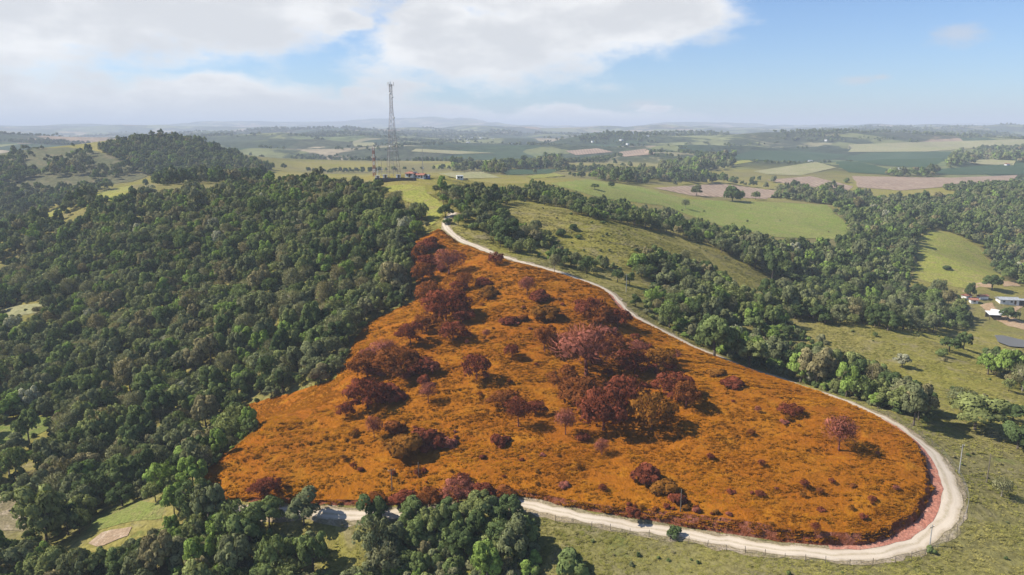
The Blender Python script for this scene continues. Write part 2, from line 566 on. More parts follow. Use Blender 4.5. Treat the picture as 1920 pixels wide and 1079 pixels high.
m_road, N = mat('pale_dirt_road')
uv = N.n('ShaderNodeUVMap').outputs[0]
s2 = N.n('ShaderNodeSeparateXYZ', {0: uv})
pos = N.n('ShaderNodeNewGeometry').outputs['Position']
a = N.noise(pos, 0.25, 5.0, 0.65); b = N.noise(pos, 1.6, 4.0, 0.7)
st = N.noise(N.n('ShaderNodeVectorMath', {0: uv, 1: (9.0, 0.12, 0.0)}, operation='MULTIPLY').outputs[0], 1.0, 4.0, 0.6)
cc = N.mix(N.smooth(a, 0.35, 0.65), (0.46, 0.375, 0.27), (0.53, 0.445, 0.335))
cc = N.mix(N.smooth(st, 0.5, 0.7, 0.0, 0.6), cc, (0.43, 0.345, 0.25))
cc = N.mix(N.smooth(b, 0.6, 0.8, 0.0, 0.5), cc, (0.42, 0.34, 0.24))
across = N.m('ABSOLUTE', N.m('SUBTRACT', N.m('ADD', s2.outputs[0], N.m('MULTIPLY', N.m('SUBTRACT', a, 0.5), 0.25)), 0.5))
trk = N.m('ABSOLUTE', N.m('SUBTRACT', across, 0.21))
cc = N.mix(N.smooth(trk, 0.06, 0.14, 0.55, 0.0), cc, (0.58, 0.495, 0.38))
cc = N.mix(N.m('MULTIPLY', N.smooth(across, 0.10, 0.03), N.smooth(b, 0.42, 0.6, 0.15, 0.7)), cc, (0.36, 0.30, 0.19))
cc = N.mix(N.m('MULTIPLY', N.smooth(across, 0.34, 0.5), N.smooth(b, 0.36, 0.58)), cc, (0.33, 0.265, 0.16))
finish(N, cc, 0.95, bump(N, N.m('ADD', st, b), 0.4, 0.15), 0.1)

m_verge = pasture('dry_verge', (0.30, 0.235, 0.14), (0.24, 0.20, 0.105), (0.40, 0.32, 0.22), (0.36, 0.25, 0.16), 0.4, 2.0)
m_redverge = pasture('pink_red_verge', (0.46, 0.20, 0.135), (0.42, 0.17, 0.11), (0.50, 0.26, 0.18), (0.36, 0.12, 0.07), 0.3, 2.0)
m_soil = pasture('bare_soil', (0.40, 0.29, 0.20), (0.34, 0.24, 0.15), (0.46, 0.36, 0.26), (0.30, 0.19, 0.12), 0.3, 2.0)
m_track = pasture('orange_dirt', (0.42, 0.285, 0.165), (0.38, 0.25, 0.14), (0.46, 0.34, 0.22), (0.33, 0.20, 0.11), 0.35, 2.0)
m_meadow = pasture('yellow_green_meadow', (0.225, 0.235, 0.045), (0.26, 0.25, 0.055), (0.27, 0.225, 0.08), (0.15, 0.16, 0.035), 0.5, 1.0)
m_green = pasture('green_pasture', (0.185, 0.225, 0.045), (0.215, 0.225, 0.058), (0.235, 0.22, 0.075), (0.12, 0.140, 0.035), 0.5, 1.0)
m_fallow = pasture('ploughed_field', (0.300, 0.215, 0.150), (0.265, 0.190, 0.135), (0.33, 0.25, 0.175), (0.20, 0.14, 0.095), 0.2, 0.45, 0.4, 0.14)
m_pale = pasture('dry_pale_pasture', (0.27, 0.25, 0.125), (0.24, 0.235, 0.105), (0.30, 0.26, 0.15), (0.17, 0.17, 0.075), 0.3, 0.5, 0.4)
m_lushfloor = pasture('lush_grass', (0.150, 0.190, 0.040), (0.19, 0.20, 0.055), (0.21, 0.19, 0.07), (0.13, 0.125, 0.045), 0.45, 1.8)

m_coffee, N = mat('coffee_rows')
pos = N.n('ShaderNodeNewGeometry').outputs['Position']
wv = N.n('ShaderNodeTexWave', {'Vector': pos, 'Scale': 0.055, 'Distortion': 1.2, 'Detail': 2.0, 'Detail Scale': 0.2}, bands_direction='DIAGONAL').outputs[1]
a = N.noise(pos, 0.02, 4.0, 0.6)
cc = N.mix(N.smooth(wv, 0.2, 0.8), (0.030, 0.058, 0.030), (0.062, 0.100, 0.045))  # dark bands paint the shadows between the crop rows
cc = N.mix(N.smooth(a, 0.4, 0.7, 0, 0.5), cc, (0.07, 0.10, 0.05))
finish(N, cc, 1.0, bump(N, wv, 0.7, 1.5), 0.05)

m_water, N = mat('pond_water')
pos = N.n('ShaderNodeNewGeometry').outputs['Position']
finish(N, (0.13, 0.112, 0.075), 0.35, bump(N, N.noise(pos, 1.5, 3.0, 0.6), 0.05, 0.05), 0.5)
m_brownwater, N = mat('muddy_water')
pos = N.n('ShaderNodeNewGeometry').outputs['Position']
finish(N, (0.16, 0.12, 0.06), 0.4, bump(N, N.noise(pos, 1.5, 3.0, 0.6), 0.05, 0.05), 0.4)

# foliage: one material, tint carried by each tree
def foliage(name, stops, trans=0.14, const=True, lo=0.6, hi=1.6):
    m, N = mat(name)
    t = N.n('ShaderNodeAttribute', attribute_name='tint', attribute_type='INSTANCER').outputs['Fac']
    lv = N.n('ShaderNodeAttribute', attribute_name='leafvar').outputs['Fac']
    c_ = N.ramp(t, stops, const)
    k_ = N.smooth(lv, 0.0, 1.0, lo, hi)
    c_ = N.mix(1.0, c_, N.n('ShaderNodeCombineXYZ', {0: k_, 1: k_, 2: N.m('MULTIPLY', k_, 0.95)}).outputs[0], 'MULTIPLY')
    d = N.n('ShaderNodeBsdfDiffuse', {0: c_, 1: 0.6})
    tr = N.n('ShaderNodeBsdfTranslucent', {0: N.mix(1.0, c_, (1.25, 1.3, 0.6), 'MULTIPLY')})
    mx = N.n('ShaderNodeMixShader', {0: trans, 1: d.outputs[0], 2: tr.outputs[0]})
    N.t.links.new(mx.outputs[0], N.n('ShaderNodeOutputMaterial').inputs[0])
    return m


# tint classes: upper bound, colour, word
TINTS = [(0.00, (0.087, 0.118, 0.044), 'dark green'), (0.16, (0.148, 0.183, 0.063), 'green'), (0.34, (0.199, 0.218, 0.078), 'olive green'), (0.50, (0.166, 0.178, 0.085), 'grey-green'),
         (0.66, (0.211, 0.205, 0.104), 'grey-olive'), (0.76, (0.197, 0.267, 0.063), 'bright green'), (0.87, (0.225, 0.194, 0.096), 'brownish'), (0.96, (0.338, 0.328, 0.221), 'silvery pale')]


def tint_word(t):
    w = TINTS[0][2]
    for p, _, word in TINTS:
        if t >= p:
            w = word
    return w


m_leaf = foliage('green_foliage', [(p, c_) for p, c_, _ in TINTS])
RUSTS = [(0.00, (0.185, 0.052, 0.026), 'dark maroon'), (0.30, (0.215, 0.074, 0.020), 'rust brown'), (0.55, (0.225, 0.096, 0.016), 'rust olive'), (0.78, (0.280, 0.098, 0.066), 'dusty pink-red')]
m_rust = foliage('rust_red_foliage', [(p, c_) for p, c_, _ in RUSTS], 0.2)


def grass_mat(name, c0, c1):
    m, N = mat(name)
    t = N.n('ShaderNodeAttribute', attribute_name='tint', attribute_type='INSTANCER').outputs['Fac']
    lv = N.n('ShaderNodeAttribute', attribute_name='leafvar').outputs['Fac']
    c_ = N.mix(t, c0, c1)
    k_ = N.smooth(lv, 0.0, 1.0, 0.7, 1.3)
    c_ = N.mix(1.0, c_, N.n('ShaderNodeCombineXYZ', {0: k_, 1: k_, 2: k_}).outputs[0], 'MULTIPLY')
    jit = N.n('ShaderNodeCombineXYZ', {0: N.m('MULTIPLY', N.m('SUBTRACT', lv, 0.5), 0.5), 1: N.m('MULTIPLY', N.m('SUBTRACT', t, 0.5), 0.4), 2: 1.0}).outputs[0]
    nn_ = N.n('ShaderNodeVectorMath', {0: jit}, operation='NORMALIZE').outputs[0]
    d_ = N.n('ShaderNodeBsdfDiffuse', {0: c_, 1: 0.5, 2: nn_})
    N.t.links.new(d_.outputs[0], N.n('ShaderNodeOutputMaterial').inputs[0])
    return m


m_tuft_rust = grass_mat('rust_tuft', (0.280, 0.092, 0.005), (0.345, 0.138, 0.008))
m_tuft_green = grass_mat('olive_tuft', (0.175, 0.170, 0.034), (0.265, 0.228, 0.068))
m_bark = plain('bark', (0.12, 0.095, 0.07), 0.95, 0.35, 6.0)
m_barkred = plain('red_bark', (0.20, 0.065, 0.045), 0.95, 0.35, 6.0)
m_barkpale = plain('pale_bark', (0.30, 0.26, 0.21), 0.95, 0.3, 6.0)
m_wood = plain('weathered_wood', (0.16, 0.13, 0.10), 0.95, 0.35, 5.0)
m_conc = plain('concrete_pole', (0.36, 0.35, 0.33), 0.85, 0.2, 2.0)
m_steel = plain('galvanised_steel', (0.36, 0.33, 0.32), 0.55, 0.2, 1.0, 0.3)
m_redpaint = plain('faded_red_paint', (0.36, 0.15, 0.11), 0.6, 0.25, 0.8)
m_towerred = plain('weathered_red_steel', (0.21, 0.17, 0.16), 0.6, 0.2, 0.8)
m_whitepaint = plain('white_paint', (0.76, 0.75, 0.72), 0.6, 0.12, 0.8)
m_wallw = plain('white_render_wall', (0.74, 0.72, 0.68), 0.85, 0.15, 0.7)
m_wallblue = plain('blue_render_wall', (0.12, 0.14, 0.34), 0.85, 0.15, 0.7)
m_tile = plain('red_roof_tiles', (0.36, 0.155, 0.10), 0.85, 0.35, 2.5)
m_grey = plain('grey_fibre_cement', (0.36, 0.37, 0.37), 0.8, 0.25, 1.2)
m_glass = plain('dark_window', (0.03, 0.035, 0.04), 0.15, 0.1, 1.0, 0.0, 0.5)
m_doorm = plain('brown_door', (0.14, 0.085, 0.05), 0.7, 0.2, 2.0)
m_wall_dark = plain('dark_block_wall', (0.11, 0.10, 0.09), 0.9, 0.3, 0.8)

# ------------------------------------------------------------------ ground sheet
def graded(lo, hi, fine_lo, fine_hi, step, growth):
    mid = np.arange(fine_lo, fine_hi + step * 0.5, step)
    up = []; s = step; x = mid[-1]
    while x < hi:
        s *= 1 + growth; x += s; up.append(x)
    dn = []; s = step; x = mid[0]
    while x > lo:
        s *= 1 + growth; x -= s; dn.append(x)
    return np.concatenate([dn[::-1], mid, up])


gx = graded(-30000, 30000, -190, 215, 1.15, 0.034)
gy = graded(-1500, 30000, 95, 345, 1.15, 0.0125)
GX, GY = np.meshgrid(gx, gy)
GZ = height(GX.ravel(), GY.ravel())
nx, ny = len(gx), len(gy)
co = np.stack([GX.ravel(), GY.ravel(), GZ], 1).astype(np.float32)
ii = np.arange(nx * ny).reshape(ny, nx)
quads = np.stack([ii[:-1, :-1], ii[:-1, 1:], ii[1:, 1:], ii[1:, :-1]], -1).reshape(-1, 4)
me = bpy.data.meshes.new('ground')
me.vertices.add(len(co)); me.vertices.foreach_set('co', co.ravel())
me.loops.add(quads.size); me.loops.foreach_set('vertex_index', quads.ravel().astype(np.int32))
me.polygons.add(len(quads)); me.polygons.foreach_set('loop_start', np.arange(0, quads.size, 4, dtype=np.int32))
me.polygons.foreach_set('use_smooth', np.ones(len(quads), bool))
me.update(calc_edges=True)
me.materials.append(m_ground)
obj('ground', me, kind='structure', label='hilly olive green grassland running out to the hazy horizon')


def sheet(name, poly, m, label, lift=0.08, step=None, zfun=None, kind='structure', rough=0.0, seed=0):
    """a patch of ground draped over the terrain, cut to a world polygon"""
    poly = np.asarray(poly)
    if rough:
        poly = np.array(dense([tuple(p) for p in poly], max(rough * 1.5, 0.8)))
        poly = poly + rough * np.stack([fbm(poly[:, 0] / (rough * 4), poly[:, 1] / (rough * 4), 60 + seed, 3), fbm(poly[:, 0] / (rough * 4) + 50, poly[:, 1] / (rough * 4), 70 + seed, 3)], 1)
    x0, y0 = poly.min(0); x1, y1 = poly.max(0)
    if step is None:
        step = max(1.2, math.sqrt((x1 - x0) * (y1 - y0)) / 70)
    xs = np.arange(x0, x1, step); ys = np.arange(y0, y1, step)
    A, B = np.meshgrid(xs, ys); A = A.ravel() + (np.random.RandomState(3).rand(A.size) - .5) * step * 0.3; B = B.ravel() + (np.random.RandomState(4).rand(B.size) - .5) * step * 0.3
    k = inside(A, B, poly)
    A, B = A[k], B[k]
    dd, _ = poly_dist(A, B, poly, True)
    k = dd > step * 0.4
    A, B = A[k], B[k]
    n = len(poly)
    vin = [Vector((float(p[0]), float(p[1]))) for p in poly] + [Vector((float(p), float(q))) for p, q in zip(A, B)]
    res = delaunay_2d_cdt(vin, [], [list(range(n))], 1, 1e-4)
    v2 = np.array([(p.x, p.y) for p in res[0]]); fs = res[2]
    z = (zfun or height)(v2[:, 0], v2[:, 1]) + lift
    faces = []
    for f in fs:
        a_, b_, c_ = v2[f[0]], v2[f[1]], v2[f[2]]
        cr = (b_[0] - a_[0]) * (c_[1] - a_[1]) - (b_[1] - a_[1]) * (c_[0] - a_[0])
        faces.append(tuple(f) if cr > 0 else tuple(reversed(f)))
    return obj(name, mesh_from(name, np.column_stack([v2, z]), faces, m), kind=kind, label=label)


# ------------------------------------------------------------------ road
road_px = [(400, 958), (520, 960), (600, 964), (690, 966), (770, 962), (850, 954), (920, 943), (985, 947), (1050, 962), (1130, 977), (1200, 989), (1260, 999), (1330, 1010), (1400, 1022), (1470, 1032),
           (1540, 1039), (1600, 1042), (1655, 1037), (1705, 1022), (1745, 998), (1771, 966), (1780, 930), (1773, 895), (1754, 862), (1726, 832), (1690, 805), (1650, 782), (1610, 763), (1565, 745),
           (1520, 730), (1470, 712), (1400, 690), (1335, 664), (1275, 638), (1225, 612), (1185, 590), (1163, 570), (1147, 551), (1123, 538), (1080, 522), (1030, 506), (980, 493), (940, 481), (900, 466),
           (862, 449), (840, 432), (834, 419), (842, 407), (852, 399)]


def spline(pts, step):
    pts = np.array(pts, float)
    P = np.vstack([2 * pts[0] - pts[1], pts, 2 * pts[-1] - pts[-2]])
    out = []
    for i in range(1, len(P) - 2):
        k = max(2, int(np.hypot(*(P[i + 1] - P[i])) / step))
        for j in range(k):
            t = j / k
            out.append(0.5 * ((2 * P[i]) + (-P[i - 1] + P[i + 1]) * t + (2 * P[i - 1] - 5 * P[i] + 4 * P[i + 1] - P[i + 2]) * t * t + (-P[i - 1] + 3 * P[i] - 3 * P[i + 1] + P[i + 2]) * t ** 3))
    out.append(pts[-1])
    return np.array(out)


road_key = cast(road_px)
RC = spline(road_key, 1.6)
_, _karg = poly_dist(RC[:, 0], RC[:, 1], road_key)          # fractional key index at each road point
tan = np.gradient(RC, axis=0); tan /= np.hypot(tan[:, 0], tan[:, 1])[:, None] + 1e-9
RN = np.stack([-tan[:, 1], tan[:, 0]], 1)                    # left of travel = plot side
kw = np.interp(np.arange(len(road_px)), [0, 6, 14, 18, 21, 24, 28, 35, 45, 50], [2.5, 2.6, 3.1, 3.8, 4.6, 3.3, 2.4, 2.0, 2.5, 2.6])
RW = np.interp(_karg, np.arange(len(road_px)), kw)
kb = np.interp(np.arange(len(road_px)), [0, 2, 6, 9, 12, 18, 22, 25, 28, 30, 34, 36, 38, 44, 50], [0.3, 0.5, 0.7, 1.0, 2.1, 1.5, 1.4, 0.9, 0.35, 0.25, 0.4, 0.8, 0.4, 0.4, 0.3])
RB = np.interp(_karg, np.arange(len(road_px)), kb)


def strip(name, lo, hi, m, label, lift, ncross=6, edge=0.35, seed=0, i0=0, i1=None, kind='structure'):
    i1 = len(RC) if i1 is None else i1
    v, f, uvs = [], [], []
    L = 0.0
    for i in range(i0, i1):
        if i > i0:
            L += float(np.hypot(*(RC[i] - RC[i - 1])))
        a_ = lo(i) + edge * float(fbm(L / 3.0, seed + 0.5, seed, 3)) * 1.6
        b_ = hi(i) + edge * float(fbm(L / 3.0, seed + 9.5, seed + 5, 3)) * 1.6
        for j in range(ncross + 1):
            o = a_ + (b_ - a_) * j / ncross
            p = RC[i] + RN[i] * o
            v.append((p[0], p[1])); uvs.append((j / ncross, L))
    v = np.array(v)
    z = height(v[:, 0], v[:, 1]) + lift
    n1 = ncross + 1
    for i in range(i1 - i0 - 1):
        for j in range(ncross):
            f.append((i * n1 + j, (i + 1) * n1 + j, (i + 1) * n1 + j + 1, i * n1 + j + 1)[::-1])
    me = mesh_from(name, np.column_stack([v, z]), f, m)
    ul = me.uv_layers.new(name='UVMap')
    li = np.empty(len(me.loops), np.int32); me.loops.foreach_get('vertex_index', li)
    ul.data.foreach_set('uv', np.array(uvs)[li].ravel())
    return obj(name, me, kind=kind, label=label)


strip('road_verge', lambda i: -RW[i] / 2 - 1.1, lambda i: RW[i] / 2 + 0.8, m_verge, 'dry tan verge along both sides of the dirt road', 0.05, 8, 1.1, 3)
strip('dirt_road', lambda i: -RW[i] / 2, lambda i: RW[i] / 2, m_road, 'pale cream dirt road looping round the rust-orange hillside', 0.10, 10, 0.75, 7)
ia = int(np.argmin(np.abs(_karg - 15.5))); ib = int(np.argmin(np.abs(_karg - 28.0)))
ic = int(np.argmin(np.abs(_karg - 34.5))); id_ = int(np.argmin(np.abs(_karg - 37.0)))
strip('red_soil_verge', lambda i: RW[i] / 2 - 0.9 * min(1, (i - ia) / 12, (ib - i) / 12), lambda i: RW[i] / 2 + 1.6, m_redverge, 'pinkish red earth verge on the inner side of the road bend', 0.14, 4, 0.35, 11, ia, ib)
strip('red_soil_verge', lambda i: RW[i] / 2 - 0.6 * min(1, (i - ic) / 6, (id_ - i) / 6), lambda i: RW[i] / 2 + 1.2, m_redverge, 'pinkish red earth verge high up the road beside maroon bushes', 0.14, 4, 0.3, 13, ic, id_)

# ------------------------------------------------------------------ the rust-orange plot
other_px = [(822, 431), (776, 455), (776, 500), (784, 562), (690, 605), (667, 636), (640, 695), (627, 713), (545, 738), (455, 762), (490, 800), (376, 892), (410, 940), (432, 947)]
other = cast(dense(other_px, 30, False))
jA = int(np.argmin(np.abs(_karg - 0.1))); jB = int(np.argmin(np.abs(_karg - 45.4)))
_l = np.cumsum(np.r_[0, np.hypot(*np.diff(RC, axis=0).T)])
wob = 0.5 * fbm(_l / 4.0, 0 * _l + 3.3, 31, 3)
top_off = RW / 2 + 1.5 + 0.55 * RB + wob
toe_off = RW / 2 + 0.95 + wob * 0.4
edge_top = (RC + RN * top_off[:, None])[jA:jB]
edge_toe = (RC + RN * toe_off[:, None])[jA:jB]
# drop crossings on the inner side of tight bends: keep points whose distance to the road is honest
dd, _ = poly_dist(edge_top[:, 0], edge_top[:, 1], RC)
keep = dd > top_off[jA:jB] - 0.25
edge_top_k = edge_top[keep]
PLOT = np.vstack([edge_top_k, other])


def plot_raise(x, y):
    d, arg = poly_dist(x, y, RC)
    w = np.interp(arg, np.arange(len(RC)), RW); b_ = np.interp(arg, np.arange(len(RC)), RB)
    return b_ * np.exp(-np.maximum(d - w / 2 - 2, 0) / 26.0)


def plot_h(x, y):
    x = np.asarray(x, float); y = np.asarray(y, float)
    rel = 0.45 * fbm(x / 6.0, y / 2.6, 81, 3)
    gul = -0.9 * np.exp(-(fbm(x / 30.0 + 3, y / 12.0, 87, 3) / 0.05) ** 2) * sstep(fbm(x / 50.0, y / 50.0, 95, 2), -0.1, 0.25)
    d, _ = poly_dist(x, y, PLOT, True)
    return height(x, y) + 0.14 + plot_raise(x, y) + np.maximum((rel + gul) * sstep(d, 0.0, 3.0) + 0.6 * sstep(d, 0, 4), 0.0)


sheet('rust_pasture', PLOT, m_plot, 'rust-orange grassy hillside plot enclosed by the looping dirt road', 0.0, 1.05, plot_h)

# the cut bank: from the toe beside the road up to the plot edge
nb = 7
v, f = [], []
idx = np.arange(jA, jB)
ok = keep
sel = idx[ok]
for i in sel:
    p0 = RC[i] + RN[i] * toe_off[i]; p1 = RC[i] + RN[i] * top_off[i]
    for j in range(nb + 1):
        t = j / nb
        p = p0 + (p1 - p0) * (t ** 0.8)
        q = p + RN[i] * (1.3 * float(fbm(_l[i] / 1.8, t * 1.6, 51, 3)) * math.sin(math.pi * t))
        v.append((q[0], q[1], t))
v = np.array(v)
zb = height(v[:, 0], v[:, 1])
topz = plot_h(v[nb::nb + 1, 0], v[nb::nb + 1, 1])
zz = zb.copy()
for k_, i in enumerate(sel):
    s_ = slice(k_ * (nb + 1), (k_ + 1) * (nb + 1))
    t = v[s_, 2]
    zz[s_] = (zb[s_][0] - 0.05) * (1 - t ** 0.75) + topz[k_] * t ** 0.75
    zz[s_][-1] = topz[k_]
n1 = nb + 1
bank_v, bank_z = v.copy(), zz.copy()
for k_ in range(len(sel) - 1):
    if sel[k_ + 1] - sel[k_] > 12:
        continue
    for j in range(nb):
        f.append((k_ * n1 + j, (k_ + 1) * n1 + j, (k_ + 1) * n1 + j + 1, k_ * n1 + j + 1)[::-1])
obj('earth_bank', mesh_from('earth_bank', np.column_stack([v[:, :2], zz]), f, m_bank), kind='structure', label='steep red earth bank cut between the dirt road and the rust-orange plot')

# ------------------------------------------------------------------ fields and bare patches
def field(name, px, m, label, lift=0.1, rough=0.0, step=None, seed=0):
    P_ = wpoly(px, 0.0, 15.0)
    return P_, sheet(name, P_, m, label, lift, step, None, 'structure', rough, seed)


FIELDS = []
def F(*a, **k_):
    P_, o = field(*a, **k_)
    FIELDS.append(P_)
    return o


F('meadow', [(722, 350), (760, 346), (796, 350), (802, 364), (828, 380), (836, 394), (822, 412), (806, 425), (800, 400), (770, 380), (745, 372)], m_meadow, 'yellow-green meadow below the lattice tower', 0.10, 1.5)
F('meadow', [(175, 362), (245, 348), (246, 368), (220, 376), (178, 380)], m_meadow, 'small bright yellow-green clearing on the ridge at the upper left', 0.12, 1.5)
F('meadow', [(82, 402), (122, 385), (118, 398), (90, 410)], m_meadow, 'narrow yellowish clearing lower down the left ridge', 0.12, 1.5)
F('meadow', [(445, 329), (505, 331), (505, 337), (450, 339)], m_meadow, 'thin yellow-green strip on the crest of the forest ridge', 0.12, 1.0)
F('meadow', [(1720, 447), (1745, 433), (1790, 438), (1842, 468), (1860, 500), (1882, 520), (1812, 541), (1760, 533), (1707, 522), (1722, 480)], m_meadow, 'bright yellow-green clearing in the right-hand valley forest', 0.15, 2.5)
F('field', [(1030, 345), (1105, 337), (1200, 351), (1255, 366), (1295, 375), (1450, 380), (1548, 385), (1590, 422), (1590, 450), (1460, 446), (1350, 424), (1240, 386), (1130, 373)], m_green, 'broad bright green pasture beyond the grassy ridge', 0.25, 2.0)
F('field', [(1225, 353), (1350, 345), (1462, 359), (1440, 374), (1300, 368)], m_fallow, 'pale brown ploughed field behind the bright green pasture', 0.3)
F('field', [(1438, 338), (1520, 331), (1600, 350), (1592, 357), (1480, 347)], m_fallow, 'dull brown ploughed field under a line of dark trees', 0.3)
F('field', [(1597, 331), (1780, 334), (1908, 329), (1898, 340), (1750, 353), (1690, 358), (1608, 352)], m_fallow, 'wide pinkish brown ploughed field above the right-hand forest', 0.4)
F('field', [(1368, 294), (1410, 283), (1500, 284), (1592, 291), (1572, 298), (1500, 303), (1380, 301)], m_coffee, 'dark green plantation on a low rise, centre right distance', 0.6)
F('field', [(1575, 294), (1690, 284), (1782, 285), (1785, 295), (1742, 316), (1660, 311), (1592, 302)], m_coffee, 'large dark green plantation of coffee rows, upper right', 0.6)
F('field', [(1555, 303), (1610, 304), (1682, 322), (1660, 328), (1592, 324)], m_coffee, 'dark green plantation just above the wide brown field', 0.6)
F('field', [(1742, 319), (1920, 306), (1990, 304), (1990, 326), (1920, 328), (1765, 328)], m_coffee, 'striped dark green plantation at the right edge', 0.6)
F('field', [(1412, 322), (1530, 304), (1568, 315), (1500, 330), (1440, 328)], m_pale, 'tan and yellowish pasture around a small white farmhouse', 0.5)
F('field', [(1352, 307), (1400, 300), (1412, 304), (1380, 309)], m_meadow, 'small yellow-green field beside a round dark tree', 0.5)
F('field', [(1810, 305), (1850, 300), (1905, 302), (1900, 311), (1840, 309)], m_pale, 'small pale dry field on the far right', 0.6)
F('field', [(1590, 272), (1700, 268), (1920, 262), (1990, 262), (1990, 274), (1840, 278), (1740, 285), (1590, 286)], m_pale, 'long pale green pasture stretching across the far right', 0.9)
F('field', [(808, 311), (860, 304), (930, 300), (945, 303), (860, 314), (820, 317)], m_meadow, 'yellow-green field behind the tower compound', 0.4)
F('field', [(938, 319), (1060, 317), (1030, 326), (950, 329)], m_coffee, 'small dark green plantation behind the ridge trees', 0.4)
F('field', [(820, 326), (900, 322), (940, 334), (860, 336)], m_pale, 'dry pale field right behind the small white building', 0.3)
F('field', [(985, 331), (1040, 325), (1060, 330), (1000, 336)], m_meadow, 'narrow yellow-green field behind the ridge trees', 0.3)
F('field', [(660, 268), (700, 268), (705, 274), (665, 276)], m_pale, 'far pale field left of the lattice tower', 1.2)
F('field', [(780, 280), (860, 284), (930, 288), (850, 290), (770, 285)], m_pale, 'far pale pasture right of the lattice tower', 1.0)
F('field', [(1060, 284), (1120, 279), (1150, 286), (1080, 292)], m_fallow, 'far pinkish tan field in the middle distance', 1.0)
F('field', [(1160, 286), (1210, 280), (1230, 290), (1170, 295)], m_fallow, 'far tan field beside the pinkish one', 1.0)
F('bare_soil', [(165, 1020), (190, 1000), (245, 988), (240, 1005), (180, 1027)], m_soil, 'bare tan soil clearing among the trees at the lower left', 0.16, 1.6)
F('bare_soil', [(-40, 1065), (0, 1060), (42, 1056), (48, 1068), (10, 1078), (-40, 1085)], m_soil, 'patch of bare pinkish soil in the bottom left corner', 0.14, 0.8)
F('bare_soil', [(0, 578), (60, 570), (105, 572), (90, 582), (40, 592), (0, 598)], m_pale, 'dry pale clearing in the forest at the left edge', 0.12, 1.5)
F('grass_clearing', [(-30, 800), (0, 796), (60, 780), (112, 782), (100, 800), (50, 830), (20, 860), (-30, 880)], m_lushfloor, 'green grassy clearing at the left edge', 0.12, 1.5)
F('grass_clearing', [(165, 962), (200, 945), (260, 935), (310, 945), (300, 968), (250, 975), (180, 990)], m_lushfloor, 'bright green grassy glade at the lower left', 0.10, 3.0)
F('grass_clearing', [(-30, 930), (0, 915), (45, 925), (60, 975), (40, 1000), (-30, 1000)], m_verge, 'dry yellowish clearing by the lower left edge', 0.10, 2.4)
F('grass_clearing', [(455, 764), (490, 800), (478, 806), (462, 790), (448, 775)], m_lushfloor, 'small bright green notch beside the orange plot corner', 0.10, 0.4)
F('dirt_yard', [(1836, 573), (1858, 568), (1882, 590), (1906, 602), (1925, 610), (1925, 620), (1890, 612), (1862, 600)], m_track, 'bare orange earth yard around the farm sheds', 0.14, 2.2)
F('dirt_track', [(1806, 547), (1815, 538), (1838, 530), (1856, 532), (1858, 540), (1836, 538), (1822, 544), (1812, 550)], m_track, 'curving orange dirt track above the farm', 0.16, 1.4)
F('dirt_track', [(1878, 528), (1905, 529), (1912, 537), (1882, 538)], m_track, 'short orange dirt cutting at the forest edge above the farm', 0.18, 1.6)
F('dirt_track', [(1899, 578), (1925, 565), (1925, 571), (1906, 583), (1903, 596), (1920, 606), (1912, 610), (1897, 597)], m_track, 'curved dirt track beside the farmhouse at the right edge', 0.18, 0.4)

m_dull = pasture('shade_dulled_hill_grass', (0.120, 0.116, 0.056), (0.100, 0.104, 0.050), (0.150, 0.128, 0.070), (0.085, 0.085, 0.045), 0.4, 0.3)  # shade and haze of this slope put into a darker grass colour
sheet('hillside', wpoly([(-80, 290), (0, 288), (60, 279), (130, 277), (180, 284), (240, 300), (300, 322), (250, 342), (150, 352), (60, 385), (-80, 420)], 0, 15.0), m_dull, 'olive rough grass, dulled for shade and haze, on the wooded hill at the far left', 0.35, None, None, 'structure', 4.0)

plv = POND[2] - 0.05
pp = wpoly([(1866, 630), (1885, 632), (1922, 641), (1950, 645), (1950, 656), (1922, 653), (1890, 651), (1872, 643)], 0, 12)
sheet('pond', pp, m_water, 'small dark pond below the farm', plv, 3.0, lambda x, y: np.zeros(len(x)), 'structure', 3.0)

# ------------------------------------------------------------------ foliage prototypes
def unit(v):
    return v / (np.linalg.norm(v, axis=-1, keepdims=True) + 1e-9)


def leaf_arrays(rng, P_, Dn, size, spread=0.36, long=1.0):
    """irregular leaf-clump quads at P_, facing roughly Dn"""
    n = len(P_)
    nn = unit(Dn + spread * rng.normal(size=(n, 3)))
    t = unit(np.cross(nn, rng.normal(size=(n, 3))))
    b_ = np.cross(nn, t)
    s = (size * (0.55 + 0.9 * rng.rand(n)))[:, None]
    q = np.empty((n, 4, 3))
    for k_, (ca, cb) in enumerate(((-1, 0.0), (0.05, -0.75), (1, 0.1), (-0.1, 0.8))):
        j = 0.75 + 0.5 * rng.rand(n, 2)
        q[:, k_] = P_ + t * s * ca * j[:, :1] * long + b_ * s * cb * j[:, 1:]
    return q


